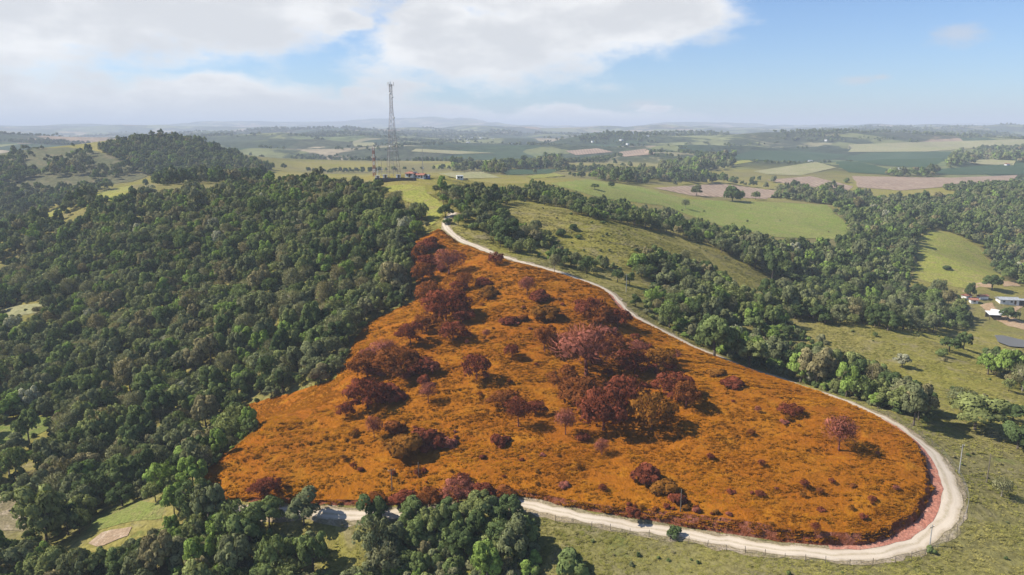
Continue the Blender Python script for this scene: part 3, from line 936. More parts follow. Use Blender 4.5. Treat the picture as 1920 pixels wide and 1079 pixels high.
def lobed(rng, nl, total, leaf, flat=0.8, core=0.5, spread_r=0.62, rmin=0.26, rmax=0.46):
    cs = []; rs = []
    cs.append(np.array([0, 0, -0.05])); rs.append(core)
    for i in range(nl):
        a_ = 2 * math.pi * (i * 0.618 + rng.rand() * 0.25)
        zz_ = rng.uniform(-0.45, 0.95)
        h = math.sqrt(max(0, 1 - zz_ * zz_))
        rr = spread_r * rng.uniform(0.7, 1.12)
        cs.append(np.array([math.cos(a_) * h * rr, math.sin(a_) * h * rr, zz_ * rr * flat]))
        rs.append(rng.uniform(rmin, rmax))
    cs = np.array(cs); rs = np.array(rs)
    cnt = rs ** 2; cnt = np.maximum(6, (cnt / cnt.sum() * total * 1.5)).astype(int)
    PP, DD, LV = [], [], []
    for c_, r_, n in zip(cs, rs, cnt):
        d = unit(rng.normal(size=(n, 3)))
        d[:, 2] = np.where(d[:, 2] < -0.35, -d[:, 2], d[:, 2])
        p = c_ + d * (r_ * (0.84 + 0.20 * rng.rand(n)))[:, None] * np.array([1, 1, 0.88])
        hid = np.zeros(n, bool)
        for c2, r2 in zip(cs, rs):
            if c2 is c_:
                continue
            hid |= (np.linalg.norm((p - c2) / np.array([1, 1, 0.88]), axis=1) < r2 * 0.72)
        k_ = ~hid
        PP.append(p[k_]); DD.append(d[k_]); LV.append(np.full(k_.sum(), rng.rand()))
    P_ = np.vstack(PP); D_ = np.vstack(DD); lv = np.concatenate(LV)
    if len(P_) > total:
        s = rng.permutation(len(P_))[:total]
        P_, D_, lv = P_[s], D_[s], lv[s]
    q = leaf_arrays(rng, P_, D_, leaf)
    sn = unit(D_ * 1.0 + unit(P_ + np.array([0, 0, 0.3])) * 0.45 + 0.2 * rng.normal(size=D_.shape))
    lv = np.clip(lv * 0.45 + 0.55 * rng.rand(len(lv)), 0, 1)
    return q, sn, lv


def twiggy(rng, nl, total, leaf, flat=0.8):
    """a nearly leafless crown: many thin sprays and a few small leaves"""
    q, sn, lv = lobed(rng, nl, total // 3, leaf * 0.8, flat, 0.35)
    P_ = unit(rng.normal(size=(total, 3))) * (rng.rand(total, 1) ** 0.5) * np.array([0.98, 0.98, 0.85 * flat])
    P_[:, 2] = np.where(P_[:, 2] < -0.35, -P_[:, 2], P_[:, 2])
    d = unit(P_ + np.array([0, 0, 0.5]) + 0.35 * rng.normal(size=P_.shape))
    s = unit(np.cross(d, rng.normal(size=P_.shape)))
    L = (leaf * 2.3 * (0.5 + rng.rand(total)))[:, None]; w = leaf * 0.11
    q2 = np.stack([P_ - d * L * 0.5 - s * w, P_ - d * L * 0.5 + s * w, P_ + d * L * 0.5 + s * w * 0.4, P_ + d * L * 0.5 - s * w * 0.4], 1)
    sn2 = unit(unit(P_ + np.array([0, 0, 0.25])) + 0.4 * rng.normal(size=P_.shape))
    return np.concatenate([q, q2]), np.concatenate([sn, sn2]), np.concatenate([lv, rng.rand(total)])


def leaf_mesh(name, q, sn, lv, m, extra=None, m2=None):
    """quads with soft shading normals; extra = (verts, faces) of a trunk"""
    n = len(q)
    g = np.cross(q[:, 1] - q[:, 0], q[:, 2] - q[:, 0])
    flip = (g * sn).sum(1) < 0
    q = q.copy(); q[flip] = q[flip][:, ::-1]
    v = q.reshape(-1, 3); nv = np.repeat(sn, 4, 0); lvv = np.repeat(lv, 4)
    faces = np.arange(n * 4).reshape(n, 4)
    V = [v]; FF = [tuple(x) for x in faces]; mi = [0] * n
    if extra is not None and len(extra[0]):
        ev = np.array(extra[0]); b_ = n * 4
        V.append(ev); FF += [tuple(b_ + i for i in fc) for fc in extra[1]]
        mi += [1] * len(extra[1])
        ctr = ev.copy(); ctr[:, 2] = 0
        nv = np.vstack([nv, unit(ctr + 1e-3)]); lvv = np.r_[lvv, np.full(len(ev), 0.5)]
    me = mesh_from(name, np.vstack(V), FF, m, True)
    if extra is not None:
        me.materials.append(m2)
        me.polygons.foreach_set('material_index', mi)
    at = me.attributes.new('leafvar', 'FLOAT', 'POINT')
    at.data.foreach_set('value', lvv.astype(np.float32))
    me.normals_split_custom_set_from_vertices([tuple(x) for x in nv])
    return me


def trunk_mb(rng, zc, limbs=5, r=0.055, reach=0.6, forks=1):
    mb = MB()
    top = Vector((rng.uniform(-.06, .06), rng.uniform(-.06, .06), zc * 0.62))
    mb.tube((0, 0, -0.15), (top.x * 0.5, top.y * 0.5, zc * 0.3), r * 1.35, r, 6)
    mb.tube((top.x * 0.5, top.y * 0.5, zc * 0.3), top, r, r * 0.85, 6)
    for i in range(limbs):
        a_ = 2 * math.pi * (i + rng.rand() * 0.7) / limbs
        e = Vector((math.cos(a_) * reach * rng.uniform(.6, 1.0), math.sin(a_) * reach * rng.uniform(.6, 1.0), zc + rng.uniform(-0.1, 0.42)))
        mid = top.lerp(e, 0.5) + Vector((0, 0, 0.06))
        mb.tube(top, mid, r * 0.6, r * 0.42, 5)
        mb.tube(mid, e, r * 0.42, r * 0.16, 4)
        for k_ in range(forks):
            e2 = mid + (e - mid) * 0.7 + Vector((rng.uniform(-.3, .3), rng.uniform(-.3, .3), rng.uniform(0.0, .3)))
            mb.tube(mid, e2, r * 0.3, r * 0.1, 4)
    return mb


NEARP, MIDP, FARP, BARE, BUSH, SPARSE = [], [], [], [], [], []
rs_ = np.random.RandomState(11)
ZC = 0.98
for k_ in range(8):
    fl = [0.85, 0.7, 1.0, 0.75, 0.9, 0.62, 1.1, 0.8][k_]
    q, sn, lv = lobed(rs_, [20, 27, 17, 30, 22, 26, 18, 34][k_], 2700, 0.066, fl, 0.42, [0.72, 0.8, 0.7, 0.76, 0.72, 0.82, 0.68, 0.8][k_], 0.14 if k_ % 2 else 0.18, 0.30 if k_ % 2 else 0.36)
    q[..., :2] *= rs_.uniform(0.85, 1.2, 2)                      # crowns are not round
    q[..., 0] += q[..., 2] * rs_.uniform(-0.18, 0.18)
    q = q + np.array([0, 0, ZC])
    t = trunk_mb(rs_, ZC)
    NEARP.append((leaf_mesh('crown_mesh', q, sn, lv, m_leaf), mesh_from('trunk_mesh', t.v, t.f, m_bark), (q, sn, lv), (t.v, t.f)))
for k_ in range(6):
    q, sn, lv = lobed(rs_, 18, 560, 0.13, [0.85, 0.7, 1.0, 0.75, 0.9, 0.65][k_], 0.42, 0.74, 0.18, 0.36)
    MIDP.append((q + np.array([0, 0, ZC]), sn, lv))
for k_ in range(4):
    q, sn, lv = lobed(rs_, 6, 70, 0.34, 0.85, 0.6, 0.55, 0.36, 0.5)
    FARP.append((q + np.array([0, 0, 0.9]), sn, lv))
for k_ in range(3):
    q, sn, lv = twiggy(rs_, 10, 1500, 0.075, 0.8)
    q = q + np.array([0, 0, ZC])
    t = trunk_mb(rs_, ZC, 7, 0.045, 0.8, 3)
    BARE.append((leaf_mesh('bare_crown_mesh', q, sn, lv, m_leaf), mesh_from('bare_trunk_mesh', t.v, t.f, m_barkpale), (q, sn, lv), (t.v, t.f)))
for k_ in range(5):
    q, sn, lv = lobed(rs_, [22, 28, 20, 26, 30][k_], 1150, 0.062, [0.8, 0.65, 0.9, 0.7, 0.75][k_], 0.2, 0.82, 0.12, 0.26)
    q2, sn2, lv2 = twiggy(rs_, 10, 800, 0.075, 0.8)
    q, sn, lv = np.concatenate([q, q2]), np.concatenate([sn, sn2]), np.concatenate([lv, lv2])
    q = q + np.array([0, 0, 0.86])
    t = trunk_mb(rs_, 0.86, 7, 0.045, 0.75, 2)
    SPARSE.append((leaf_mesh('open_crown_mesh', q, sn, lv, m_leaf), mesh_from('open_trunk_mesh', t.v, t.f, m_bark), (q, sn, lv), (t.v, t.f)))
for k_ in range(5):
    q, sn, lv = lobed(rs_, 9, 800, 0.12, 0.75, 0.5, 0.6, 0.26, 0.46)
    q = q + np.array([0, 0, 0.5])
    t = trunk_mb(rs_, 0.5, 5, 0.04, 0.5, 1)
    BUSH.append((leaf_mesh('bush_crown_mesh', q, sn, lv, m_leaf), mesh_from('bush_stem_mesh', t.v, t.f, m_bark), (q, sn, lv), (t.v, t.f)))

proto = bpy.data.collections.new('tree_kinds')          # source shapes for the forest mass, not placed in the scene
PIDX = {'sparse': [], 'near': [], 'mid': [], 'far': [], 'bare': [], 'bush': []}
pn = 0
def add_proto(kind, me, collection=proto, reg=PIDX):
    global pn
    o = bpy.data.objects.new('kind_%03d' % pn, me)
    collection.objects.link(o)
    reg[kind].append(pn)
    pn += 1


for _, _, a_, t_ in NEARP:
    add_proto('near', leaf_mesh('forest_tree', *a_, m_leaf, t_, m_bark))
for a_ in MIDP:
    add_proto('mid', leaf_mesh('forest_tree', *a_, m_leaf))
for a_ in FARP:
    add_proto('far', leaf_mesh('forest_tree', *a_, m_leaf))
for _, _, a_, t_ in SPARSE:
    add_proto('sparse', leaf_mesh('forest_tree', *a_, m_leaf, t_, m_bark))
for _, _, a_, t_ in BARE:
    add_proto('bare', leaf_mesh('forest_tree', *a_, m_leaf, t_, m_barkpale))
for _, _, a_, t_ in BUSH:
    add_proto('bush', leaf_mesh('forest_bush', *a_, m_leaf, t_, m_bark))


def scatter(name, pts, rot, scl, tint, pid, collection, **props):
    """ONE object of stuff: source shapes instanced on its points"""
    me = bpy.data.meshes.new(name)
    me.vertices.add(len(pts)); me.vertices.foreach_set('co', np.asarray(pts, np.float32).ravel())
    for nm, ty, arr, fld in (('rot', 'FLOAT_VECTOR', rot, 'vector'), ('scl', 'FLOAT_VECTOR', scl, 'vector'), ('tint', 'FLOAT', tint, 'value'), ('pid', 'INT', pid, 'value')):
        a_ = me.attributes.new(nm, ty, 'POINT')
        a_.data.foreach_set(fld, np.ascontiguousarray(arr, np.int32 if ty == 'INT' else np.float32).ravel())
    me.update()
    o = obj(name, me, **props)
    ng = bpy.data.node_groups.new(name + '_scatter', 'GeometryNodeTree')
    ng.interface.new_socket('Geometry', in_out='INPUT', socket_type='NodeSocketGeometry')
    ng.interface.new_socket('Geometry', in_out='OUTPUT', socket_type='NodeSocketGeometry')
    gi = ng.nodes.new('NodeGroupInput'); go = ng.nodes.new('NodeGroupOutput')
    ci = ng.nodes.new('GeometryNodeCollectionInfo')
    ci.inputs['Collection'].default_value = collection
    ci.inputs['Separate Children'].default_value = True
    ci.inputs['Reset Children'].default_value = True
    ip = ng.nodes.new('GeometryNodeInstanceOnPoints')
    ip.inputs['Pick Instance'].default_value = True
    L = ng.links.new
    L(gi.outputs[0], ip.inputs['Points']); L(ci.outputs[0], ip.inputs['Instance'])
    for nm, ty, sk in (('pid', 'INT', 'Instance Index'), ('rot', 'FLOAT_VECTOR', 'Rotation'), ('scl', 'FLOAT_VECTOR', 'Scale')):
        na = ng.nodes.new('GeometryNodeInputNamedAttribute'); na.data_type = ty; na.inputs[0].default_value = nm
        if sk == 'Rotation':
            er = ng.nodes.new('FunctionNodeEulerToRotation'); L(na.outputs[0], er.inputs[0]); L(er.outputs[0], ip.inputs[sk])
        else:
            L(na.outputs[0], ip.inputs[sk])
    L(ip.outputs[0], go.inputs[0])
    md = o.modifiers.new('scatter', 'NODES'); md.node_group = ng
    return o


# ------------------------------------------------------------------ where the trees stand
rng = np.random.RandomState(5)
FOREST_PX = {   # photograph outlines of the wooded areas: (points, spacing, crown radius range, wood name)
    'left': ([(-60, 535), (0, 508), (85, 445), (165, 397), (250, 350), (330, 338), (400, 331), (480, 330), (560, 328), (640, 328), (715, 334), (722, 352), (742, 372), (790, 392), (802, 412), (800, 440), (800, 452), (800, 500), (805, 585),
              (705, 625), (690, 650), (660, 715), (635, 735), (545, 762), (462, 785), (475, 800), (500, 812), (395, 905), (415, 938), (455, 953), (470, 975), (330, 990), (300, 930), (200, 925), (150, 960), (60, 1000), (30, 960), (0, 905), (-60, 900)], 4.1, (2.1, 4.1)),
    'bottom': ([(-60, 1000), (60, 1010), (160, 1030), (250, 1010), (330, 960), (455, 958), (470, 985), (540, 985), (590, 990), (585, 1045), (640, 1070), (680, 1050), (700, 1000), (690, 985), (800, 970), (870, 955), (970, 950), (1000, 985), (1015, 1030), (1000, 1079), (990, 1110), (-60, 1130)], 4.0, (1.9, 3.6)),
    'road': ([(1205, 560), (1225, 515), (1175, 488), (1250, 465), (1330, 488), (1400, 540), (1460, 575), (1520, 612), (1600, 662), (1680, 698), (1750, 745), (1745, 775), (1690, 758), (1570, 722), (1450, 695), (1360, 668), (1300, 642), (1250, 615), (1215, 590)], 4.8, (2.1, 3.9)),
    'valley': ([(1345, 428), (1450, 455), (1560, 462), (1597, 440), (1590, 415), (1552, 386), (1640, 372), (1760, 368), (1850, 352), (1990, 345), (1990, 530), (1920, 522), (1888, 515), (1866, 495), (1846, 462), (1792, 432), (1745, 428), (1714, 446), (1714, 480), (1700, 526), (1760, 540), (1806, 552), (1800, 575), (1822, 585), (1812, 600), (1770, 606), (1720, 600), (1600, 588), (1500, 580), (1430, 560), (1470, 520), (1420, 490), (1350, 455)], 5.2, (2.3, 4.2)),
    'ridge': ([(870, 350), (1000, 342), (1110, 372), (1250, 392), (1350, 428), (1350, 450), (1240, 418), (1100, 388), (1000, 362), (905, 368)], 4.8, (1.8, 3.3)),
    'clump': ([(888, 368), (930, 375), (962, 405), (1005, 415), (1045, 440), (1075, 472), (1150, 480), (1180, 495), (1100, 488), (1000, 468), (935, 440), (895, 402)], 4.4, (1.8, 3.1)),
    'hill': ([(180, 272), (200, 264), (240, 255), (300, 249), (350, 254), (400, 269), (450, 288), (512, 309), (480, 320), (420, 322), (330, 326), (280, 322), (240, 302), (215, 288)], 6.0, (2.6, 4.4)),
    'foot': ([(-60, 345), (0, 340), (100, 344), (160, 338), (250, 343), (250, 352), (165, 385), (85, 402), (0, 402), (-60, 402)], 6.6, (2.4, 4.4)),
    'vale': ([(-60, 490), (0, 478), (60, 455), (125, 412), (70, 398), (0, 402), (-60, 408)], 5.6, (2.3, 4.2)),
    'saddle': ([(250, 338), (330, 326), (420, 322), (510, 322), (480, 330), (400, 332), (330, 338)], 8.5, (3.0, 5.0)),
    'hillside': ([(85, 300), (130, 285), (165, 275), (175, 300), (150, 318), (100, 322)], 9.0, (3.5, 5.5)),
    'farfield': ([(1250, 345), (1285, 333), (1350, 340), (1440, 352), (1480, 362), (1550, 372), (1640, 366), (1600, 358), (1480, 349), (1440, 345), (1370, 335), (1280, 328)], 9.0, (3.6, 6.0)),
    'pondside': ([(1838, 655), (1870, 660), (1900, 672), (1945, 690), (1945, 728), (1900, 706), (1862, 690)], 5.4, (2.4, 4.0)),
    'tower': ([(655, 333), (700, 330), (722, 336), (722, 350), (660, 345)], 5.0, (2.2, 3.6)),
    'crest': ([(800, 352), (812, 342), (840, 337), (868, 344), (878, 360), (850, 370), (825, 366)], 4.4, (2.0, 3.4)),
    'roadtop': ([(842, 388), (862, 372), (892, 366), (896, 385), (880, 402), (858, 404)], 4.2, (1.9, 3.0)),
}
FARREG = ('farfield', 'gums', 'gumline', 'strip', 'rightwood', 'backrow', 'hollow', 'plainwood', 'plainwood2')
FOREST_PX.update({
    'gums': ([(1228, 331), (1243, 308), (1268, 300), (1300, 304), (1312, 330)], 9.0, (4.0, 6.5)),
    'gumline': ([(1280, 304), (1330, 292), (1385, 290), (1372, 308), (1300, 320)], 10.0, (4.0, 6.5)),
    'strip': ([(1588, 301), (1640, 308), (1700, 320), (1765, 316), (1745, 327), (1680, 324), (1600, 306)], 9.5, (3.6, 6.0)),
    'rightwood': ([(1790, 286), (1860, 280), (1990, 274), (1990, 299), (1860, 298), (1800, 304), (1770, 312)], 11.0, (4.0, 6.5)),
    'plainwood2': ([(850, 303), (930, 305), (1040, 296), (1065, 312), (950, 316), (865, 318)], 11.0, (4.0, 6.5)),
    'backrow': ([(1405, 283), (1480, 280), (1500, 284), (1420, 287)], 10.0, (4.0, 6.0)),
    'hollow': ([(1060, 336), (1130, 322), (1240, 318), (1235, 331), (1120, 338)], 9.0, (3.6, 6.0)),
    'hillside2': ([(-60, 322), (0, 312), (50, 300), (75, 318), (40, 330), (-60, 336)], 9.0, (3.4, 5.4)),
    'hillside3': ([(150, 325), (190, 308), (235, 300), (245, 318), (200, 332)], 9.0, (3.4, 5.4)),
})
CLEAR = [P_ for P_ in FIELDS]
TX, TY, TRAD, TREG = [], [], [], []
for reg, (px, sp, (r0, r1)) in FOREST_PX.items():
    P_ = wpoly(px, 5.5 if reg not in ('hill', 'foot', 'hillside', 'hillside2', 'hillside3', 'saddle') + FARREG else 7.0, 18.0)
    x0, y0 = P_.min(0); x1, y1 = P_.max(0)
    xs = np.arange(x0, x1, sp); ys = np.arange(y0, y1, sp * 0.87)
    A, B = np.meshgrid(xs, ys)
    A = A + (np.arange(len(ys)) % 2)[:, None] * sp * 0.5
    A = A.ravel() + rng.uniform(-.42, .42, A.size) * sp; B = B.ravel() + rng.uniform(-.42, .42, B.size) * sp
    k_ = inside(A, B, P_)
    gap = fbm(A / 22.0, B / 22.0, 123, 2)
    k_ &= gap > (-0.42 if reg in ('left', 'bottom', 'valley', 'hill') else -0.14 if reg in ('road', 'clump') else -0.30)
    for Q in CLEAR:
        if (Q[:, 0].max() > x0 and Q[:, 0].min() < x1 and Q[:, 1].max() > y0 and Q[:, 1].min() < y1):
            for off in ((3,) if Q[:, 1].max() < 175 else (0, 6, 13) if Q[:, 1].max() < 330 else (0,) if reg in FARREG else (0, 14)):
                k_ &= ~inside(A * (B + off) / B, B + off, Q) | ((rng.rand(len(A)) < 0.25) & (Q[:, 1].max() < 260))
    A, B = A[k_], B[k_]
    d, ar = poly_dist(A, B, RC)
    k_ = (d > np.where(ar < 110, 3.0, 4.4)) & ~inside(A, B, PLOT)
    A, B = A[k_], B[k_]
    rr = r0 * 0.8 + (r1 * 1.08 - r0 * 0.8) * rng.rand(len(A)) ** 1.5
    if reg in ('left', 'valley', 'road'):
        rr = np.where(rng.rand(len(A)) < 0.06, rr * 1.35, rr)
    if reg == 'left':
        kf = B < 505
        A, B, rr = A[kf], B[kf], rr[kf]
    if reg in FARREG + ('saddle',):
        kf = B > (820 if 'plain' in reg else 560)
        A, B, rr = A[kf], B[kf], rr[kf]
    TX.append(A); TY.append(B); TRAD.append(rr); TREG += [reg] * len(A)
TX = np.concatenate(TX); TY = np.concatenate(TY); TRAD = np.concatenate(TRAD); TREG = np.array(TREG)
_tp = cast([(738, 331)])[0]
_td = np.hypot(TX - _tp[0], TY - _tp[1])
TRAD = TRAD * np.where(_td < 60, 0.62, 1.0)
_kp = (_td > 9) & ~((np.abs(TX - _tp[0] - 10) < 16) & (np.abs(TY - _tp[1]) < 12))
TX, TY, TRAD, TREG = TX[_kp], TY[_kp], TRAD[_kp], TREG[_kp]
TZ = height(TX, TY) - 0.2
tn = fbm(TX / 30.0, TY / 30.0, 200, 3)
TT = np.clip(rng.rand(len(TX)) * 0.94, 0, 0.999)
TT = np.where(rng.rand(len(TX)) < 0.012, 0.97, TT)
# drier grey canopy high on the left slope
gm = (TREG == 'left') & (TY > 260) & (tn > 0.02) & (rng.rand(len(TX)) < 0.3)
TT = np.where(gm, rng.choice([0.55, 0.70, 0.90], len(TX)), TT)
dk = np.isin(TREG, ['hill', 'foot', 'vale', 'saddle', 'valley', 'clump', 'ridge']) & (rng.rand(len(TX)) < 0.55)
TT = np.where(dk, rng.choice([0.05, 0.2, 0.55], len(TX)), TT)
TH = rng.uniform(0.9, 1.65, len(TX))
TU, TV, TD = project(TX, TY, TZ + TRAD * 1.3)
print('trees', len(TX), {r: int((TREG == r).sum()) for r in FOREST_PX})

PPX = np.array(other_px + [(432, 950), (700, 950), (980, 938), (1100, 700), (1000, 500)])
over = (TREG == 'left') & inside(TU + 0.55 * TRAD / TD * FPX, TV, PPX)
print('stand back', int(over.sum()))
TX, TY, TZ, TRAD, TREG, TT, TH, TU, TV, TD = [a_[~over] for a_ in (TX, TY, TZ, TRAD, TREG, TT, TH, TU, TV, TD)]

# the 300 that show largest become single trees
inview = (TU > 5) & (TU < 1915) & (TV > 5) & (TV < 1095) & (TD > 0)
score = np.where(inview, TRAD / TD, 0)
order = np.argsort(-score)[:255]
single = np.zeros(len(TX), bool); single[order] = True

WHERE = {
    'left': 'in the forest', 'bottom': 'in the bottom wood', 'road': 'in the roadside thicket', 'valley': 'in the valley forest',
    'ridge': 'in the ridge row', 'clump': 'in the shoulder clump', 'pondside': 'by the pond', 'tower': 'beside the tower', 'crest': 'on the crest', 'roadtop': 'at the road top'}


def place(name, kind, srcs, x, y, z, r, h, tint, label, cat, group=None, rust=False, rz=None, rnd=random):
    src = srcs[rnd.randrange(len(srcs))]
    t = thing(name, label, cat, (x, y, z), rnd.uniform(0, 6.28) if rz is None else rz, group, (r, r, r * h))
    c_ = obj('crown', src[0], t)
    c_['tint'] = float(tint)
    s = obj('trunk' if kind != 'shrub' else 'stem', src[1], t)
    if rust:
        for o_, m_ in ((c_, m_rust), (s, m_barkred)):
            o_.material_slots[0].link = 'OBJECT'
            o_.material_slots[0].material = m_
    return t


random.seed(9)
_tens = 'twenty thirty forty'.split(); _one = 'first second third fourth fifth sixth seventh eighth ninth'.split()
ORD = 'first second third fourth fifth sixth seventh eighth ninth tenth eleventh twelfth thirteenth fourteenth fifteenth sixteenth seventeenth eighteenth nineteenth'.split()
for _t, _o in zip(_tens, ('twentieth', 'thirtieth', 'fortieth')):
    ORD += [_o] + [_t + '-' + x_ for x_ in _one]
plan = {}
for i in order:
    u, v_, reg = TU[i], TV[i], TREG[i]
    size = 'tall' if TRAD[i] * TH[i] > 5.0 else ('small' if TRAD[i] < 3.1 else 'broad')
    part_ = ''
    if reg == 'bottom':
        part_ = ' by the corner' if u < 330 else (' left of the grassy gap' if u < 640 else ' right of the grassy gap')
    elif reg == 'left':
        part_ = ' by the left edge' if u < 220 else (' beside the lower plot corner' if v_ > 780 else ' along the plot side')
    elif reg == 'road':
        part_ = ' upper end' if u < 1380 else (' middle' if u < 1560 else ' lower end')
    bare = bool(0.66 <= TT[i] < 0.76 and i % 2 == 0)
    key = '%s %s %stree %s%s' % (size, tint_word(TT[i]), 'thin-leaved ' if bare else '', WHERE.get(reg, 'on the hillside'), part_)
    plan.setdefault(key, []).append((u, i, bare))
for key, rows in plan.items():
    rows.sort()
    for j, (u, i, bare) in enumerate(rows):
        label = key
        if len(rows) > 1:
            label += ', %s from left' % (ORD[j] if j < len(ORD) else 'number %d' % (j + 1)) if j < len(rows) - 1 else ', rightmost'
        place('bare_tree' if bare else 'broadleaf_tree', 'tree', BARE if bare else (SPARSE if i % 3 == 0 else NEARP), TX[i], TY[i], TZ[i], TRAD[i], TH[i], TT[i], label, 'tree', 'single trees of the nearer woods')

# everything smaller: one mass of forest
k_ = ~single
fx, fy, fz, fr, fh, ft, fd = TX[k_], TY[k_], TZ[k_], TRAD[k_], TH[k_], TT[k_], TD[k_]
fid = np.empty(len(fx), int)
for j in range(len(fx)):
    if fd[j] < 420:
        pool = PIDX['sparse'] if rng.rand() < 0.35 else PIDX['near']
        fid[j] = pool[rng.randint(len(pool))] if not (0.66 <= ft[j] < 0.76 or 0.87 < ft[j] < 0.95 and j % 2) else PIDX['bare'][rng.randint(3)]
    elif fd[j] < 1200:
        fid[j] = PIDX['mid'][rng.randint(len(PIDX['mid']))]
    else:
        fid[j] = PIDX['far'][rng.randint(4)]
n = len(fx)
scatter('forest', np.stack([fx, fy, fz], 1), np.stack([np.zeros(n), np.zeros(n), rng.uniform(0, 6.28, n)], 1), np.stack([fr, fr, fr * fh], 1), ft, fid, proto,
        kind='stuff', label='dense mixed green forest covering the slopes behind the nearer trees', category='forest')

# undergrowth in the gaps of the nearer woods
UA, UB = [], []
for reg, cnt in (('left', 2600), ('bottom', 900), ('road', 700), ('clump', 120)):
    P_ = wpoly(FOREST_PX[reg][0], 3.0, 18.0)
    x0, y0 = P_.min(0); x1, y1 = P_.max(0)
    A = rng.uniform(x0, x1, cnt * 3); B = rng.uniform(y0, y1, cnt * 3)
    k_ = inside(A, B, P_) & ~inside(A, B, PLOT) & (B < 380)
    d, ar = poly_dist(A, B, RC)
    k_ &= d > 3.6
    for Q in FIELDS:
        if Q[:, 1].min() < 400:
            k_ &= ~inside(A, B, Q) | (rng.rand(len(A)) < 0.22)
    UA.append(A[k_][:cnt]); UB.append(B[k_][:cnt])
UA = np.concatenate(UA); UB = np.concatenate(UB)
n = len(UA)
rr = rng.uniform(0.8, 2.0, n)
scatter('undergrowth', np.stack([UA, UB, height(UA, UB) - 0.1], 1), np.stack([np.zeros(n), np.zeros(n), rng.uniform(0, 6.28, n)], 1), np.stack([rr, rr, rr * rng.uniform(0.8, 1.5, n)], 1),
        rng.rand(n) * 0.94, np.array(PIDX['bush'])[rng.randint(0, 5, n)], proto, kind='stuff', label='low green undergrowth filling gaps between the forest trees', category='undergrowth')

# far woods and hedgerows on the plain
M = 100000
ry = 720 + (5200 - 720) * rng.rand(M) ** 1.25
rx = (rng.rand(M) * 2 - 1) * (ry * 0.80 + 60)
hd = np.hypot(rx, ry - 300)
wn = fbm(rx / 330.0, ry / 230.0, 300, 5)
hedge = np.abs(fbm(rx / 420.0 + 9, ry / 300.0, 330, 3)) < 0.012
kk = ((wn > 0.20) | hedge) & (hd > 560)
for Q in FIELDS:
    if Q[:, 1].max() > 700:
        kk &= ~inside(rx, ry, Q)
hillw = (rx < -300) & (ry < 1350)
kk &= ~(hillw & (rng.rand(M) < 0.72))
rx, ry = rx[kk], ry[kk]
n = len(rx)
rr = rng.uniform(2.4, 4.4, n) * np.clip(ry / 2000.0, 1.0, 1.8)
scatter('distant_woods', np.stack([rx, ry, height(rx, ry) - 0.5], 1), np.stack([np.zeros(n), np.zeros(n), rng.uniform(0, 6.28, n)], 1),
        np.stack([rr, rr, np.minimum(rr, 8) * rng.uniform(0.9, 1.4, n)], 1), rng.choice([0.02, 0.05, 0.2, 0.5], n), np.array([PIDX['far'][i] for i in rng.randint(0, 4, n)]), proto,
        kind='stuff', label='patchwork of dark woods and hedgerows across the distant plain', category='woods')
print('far', n)

# ------------------------------------------------------------------ trees standing alone
def stand(u, v_, surf=None):
    """ground point seen at a photograph position"""
    p = cast([(u, v_)])[0]
    z = float((surf or height)(np.array([p[0]]), np.array([p[1]]))[0])
    if surf is not None:                       # one correction step for the raised plot surface
        p = cast([(u, v_)], z - hz(*p))[0]
        z = float(surf(np.array([p[0]]), np.array([p[1]]))[0])
    return p[0], p[1], z


def px2m(w, x, y, z):
    return w / FPX * float(project(x, y, z)[2])


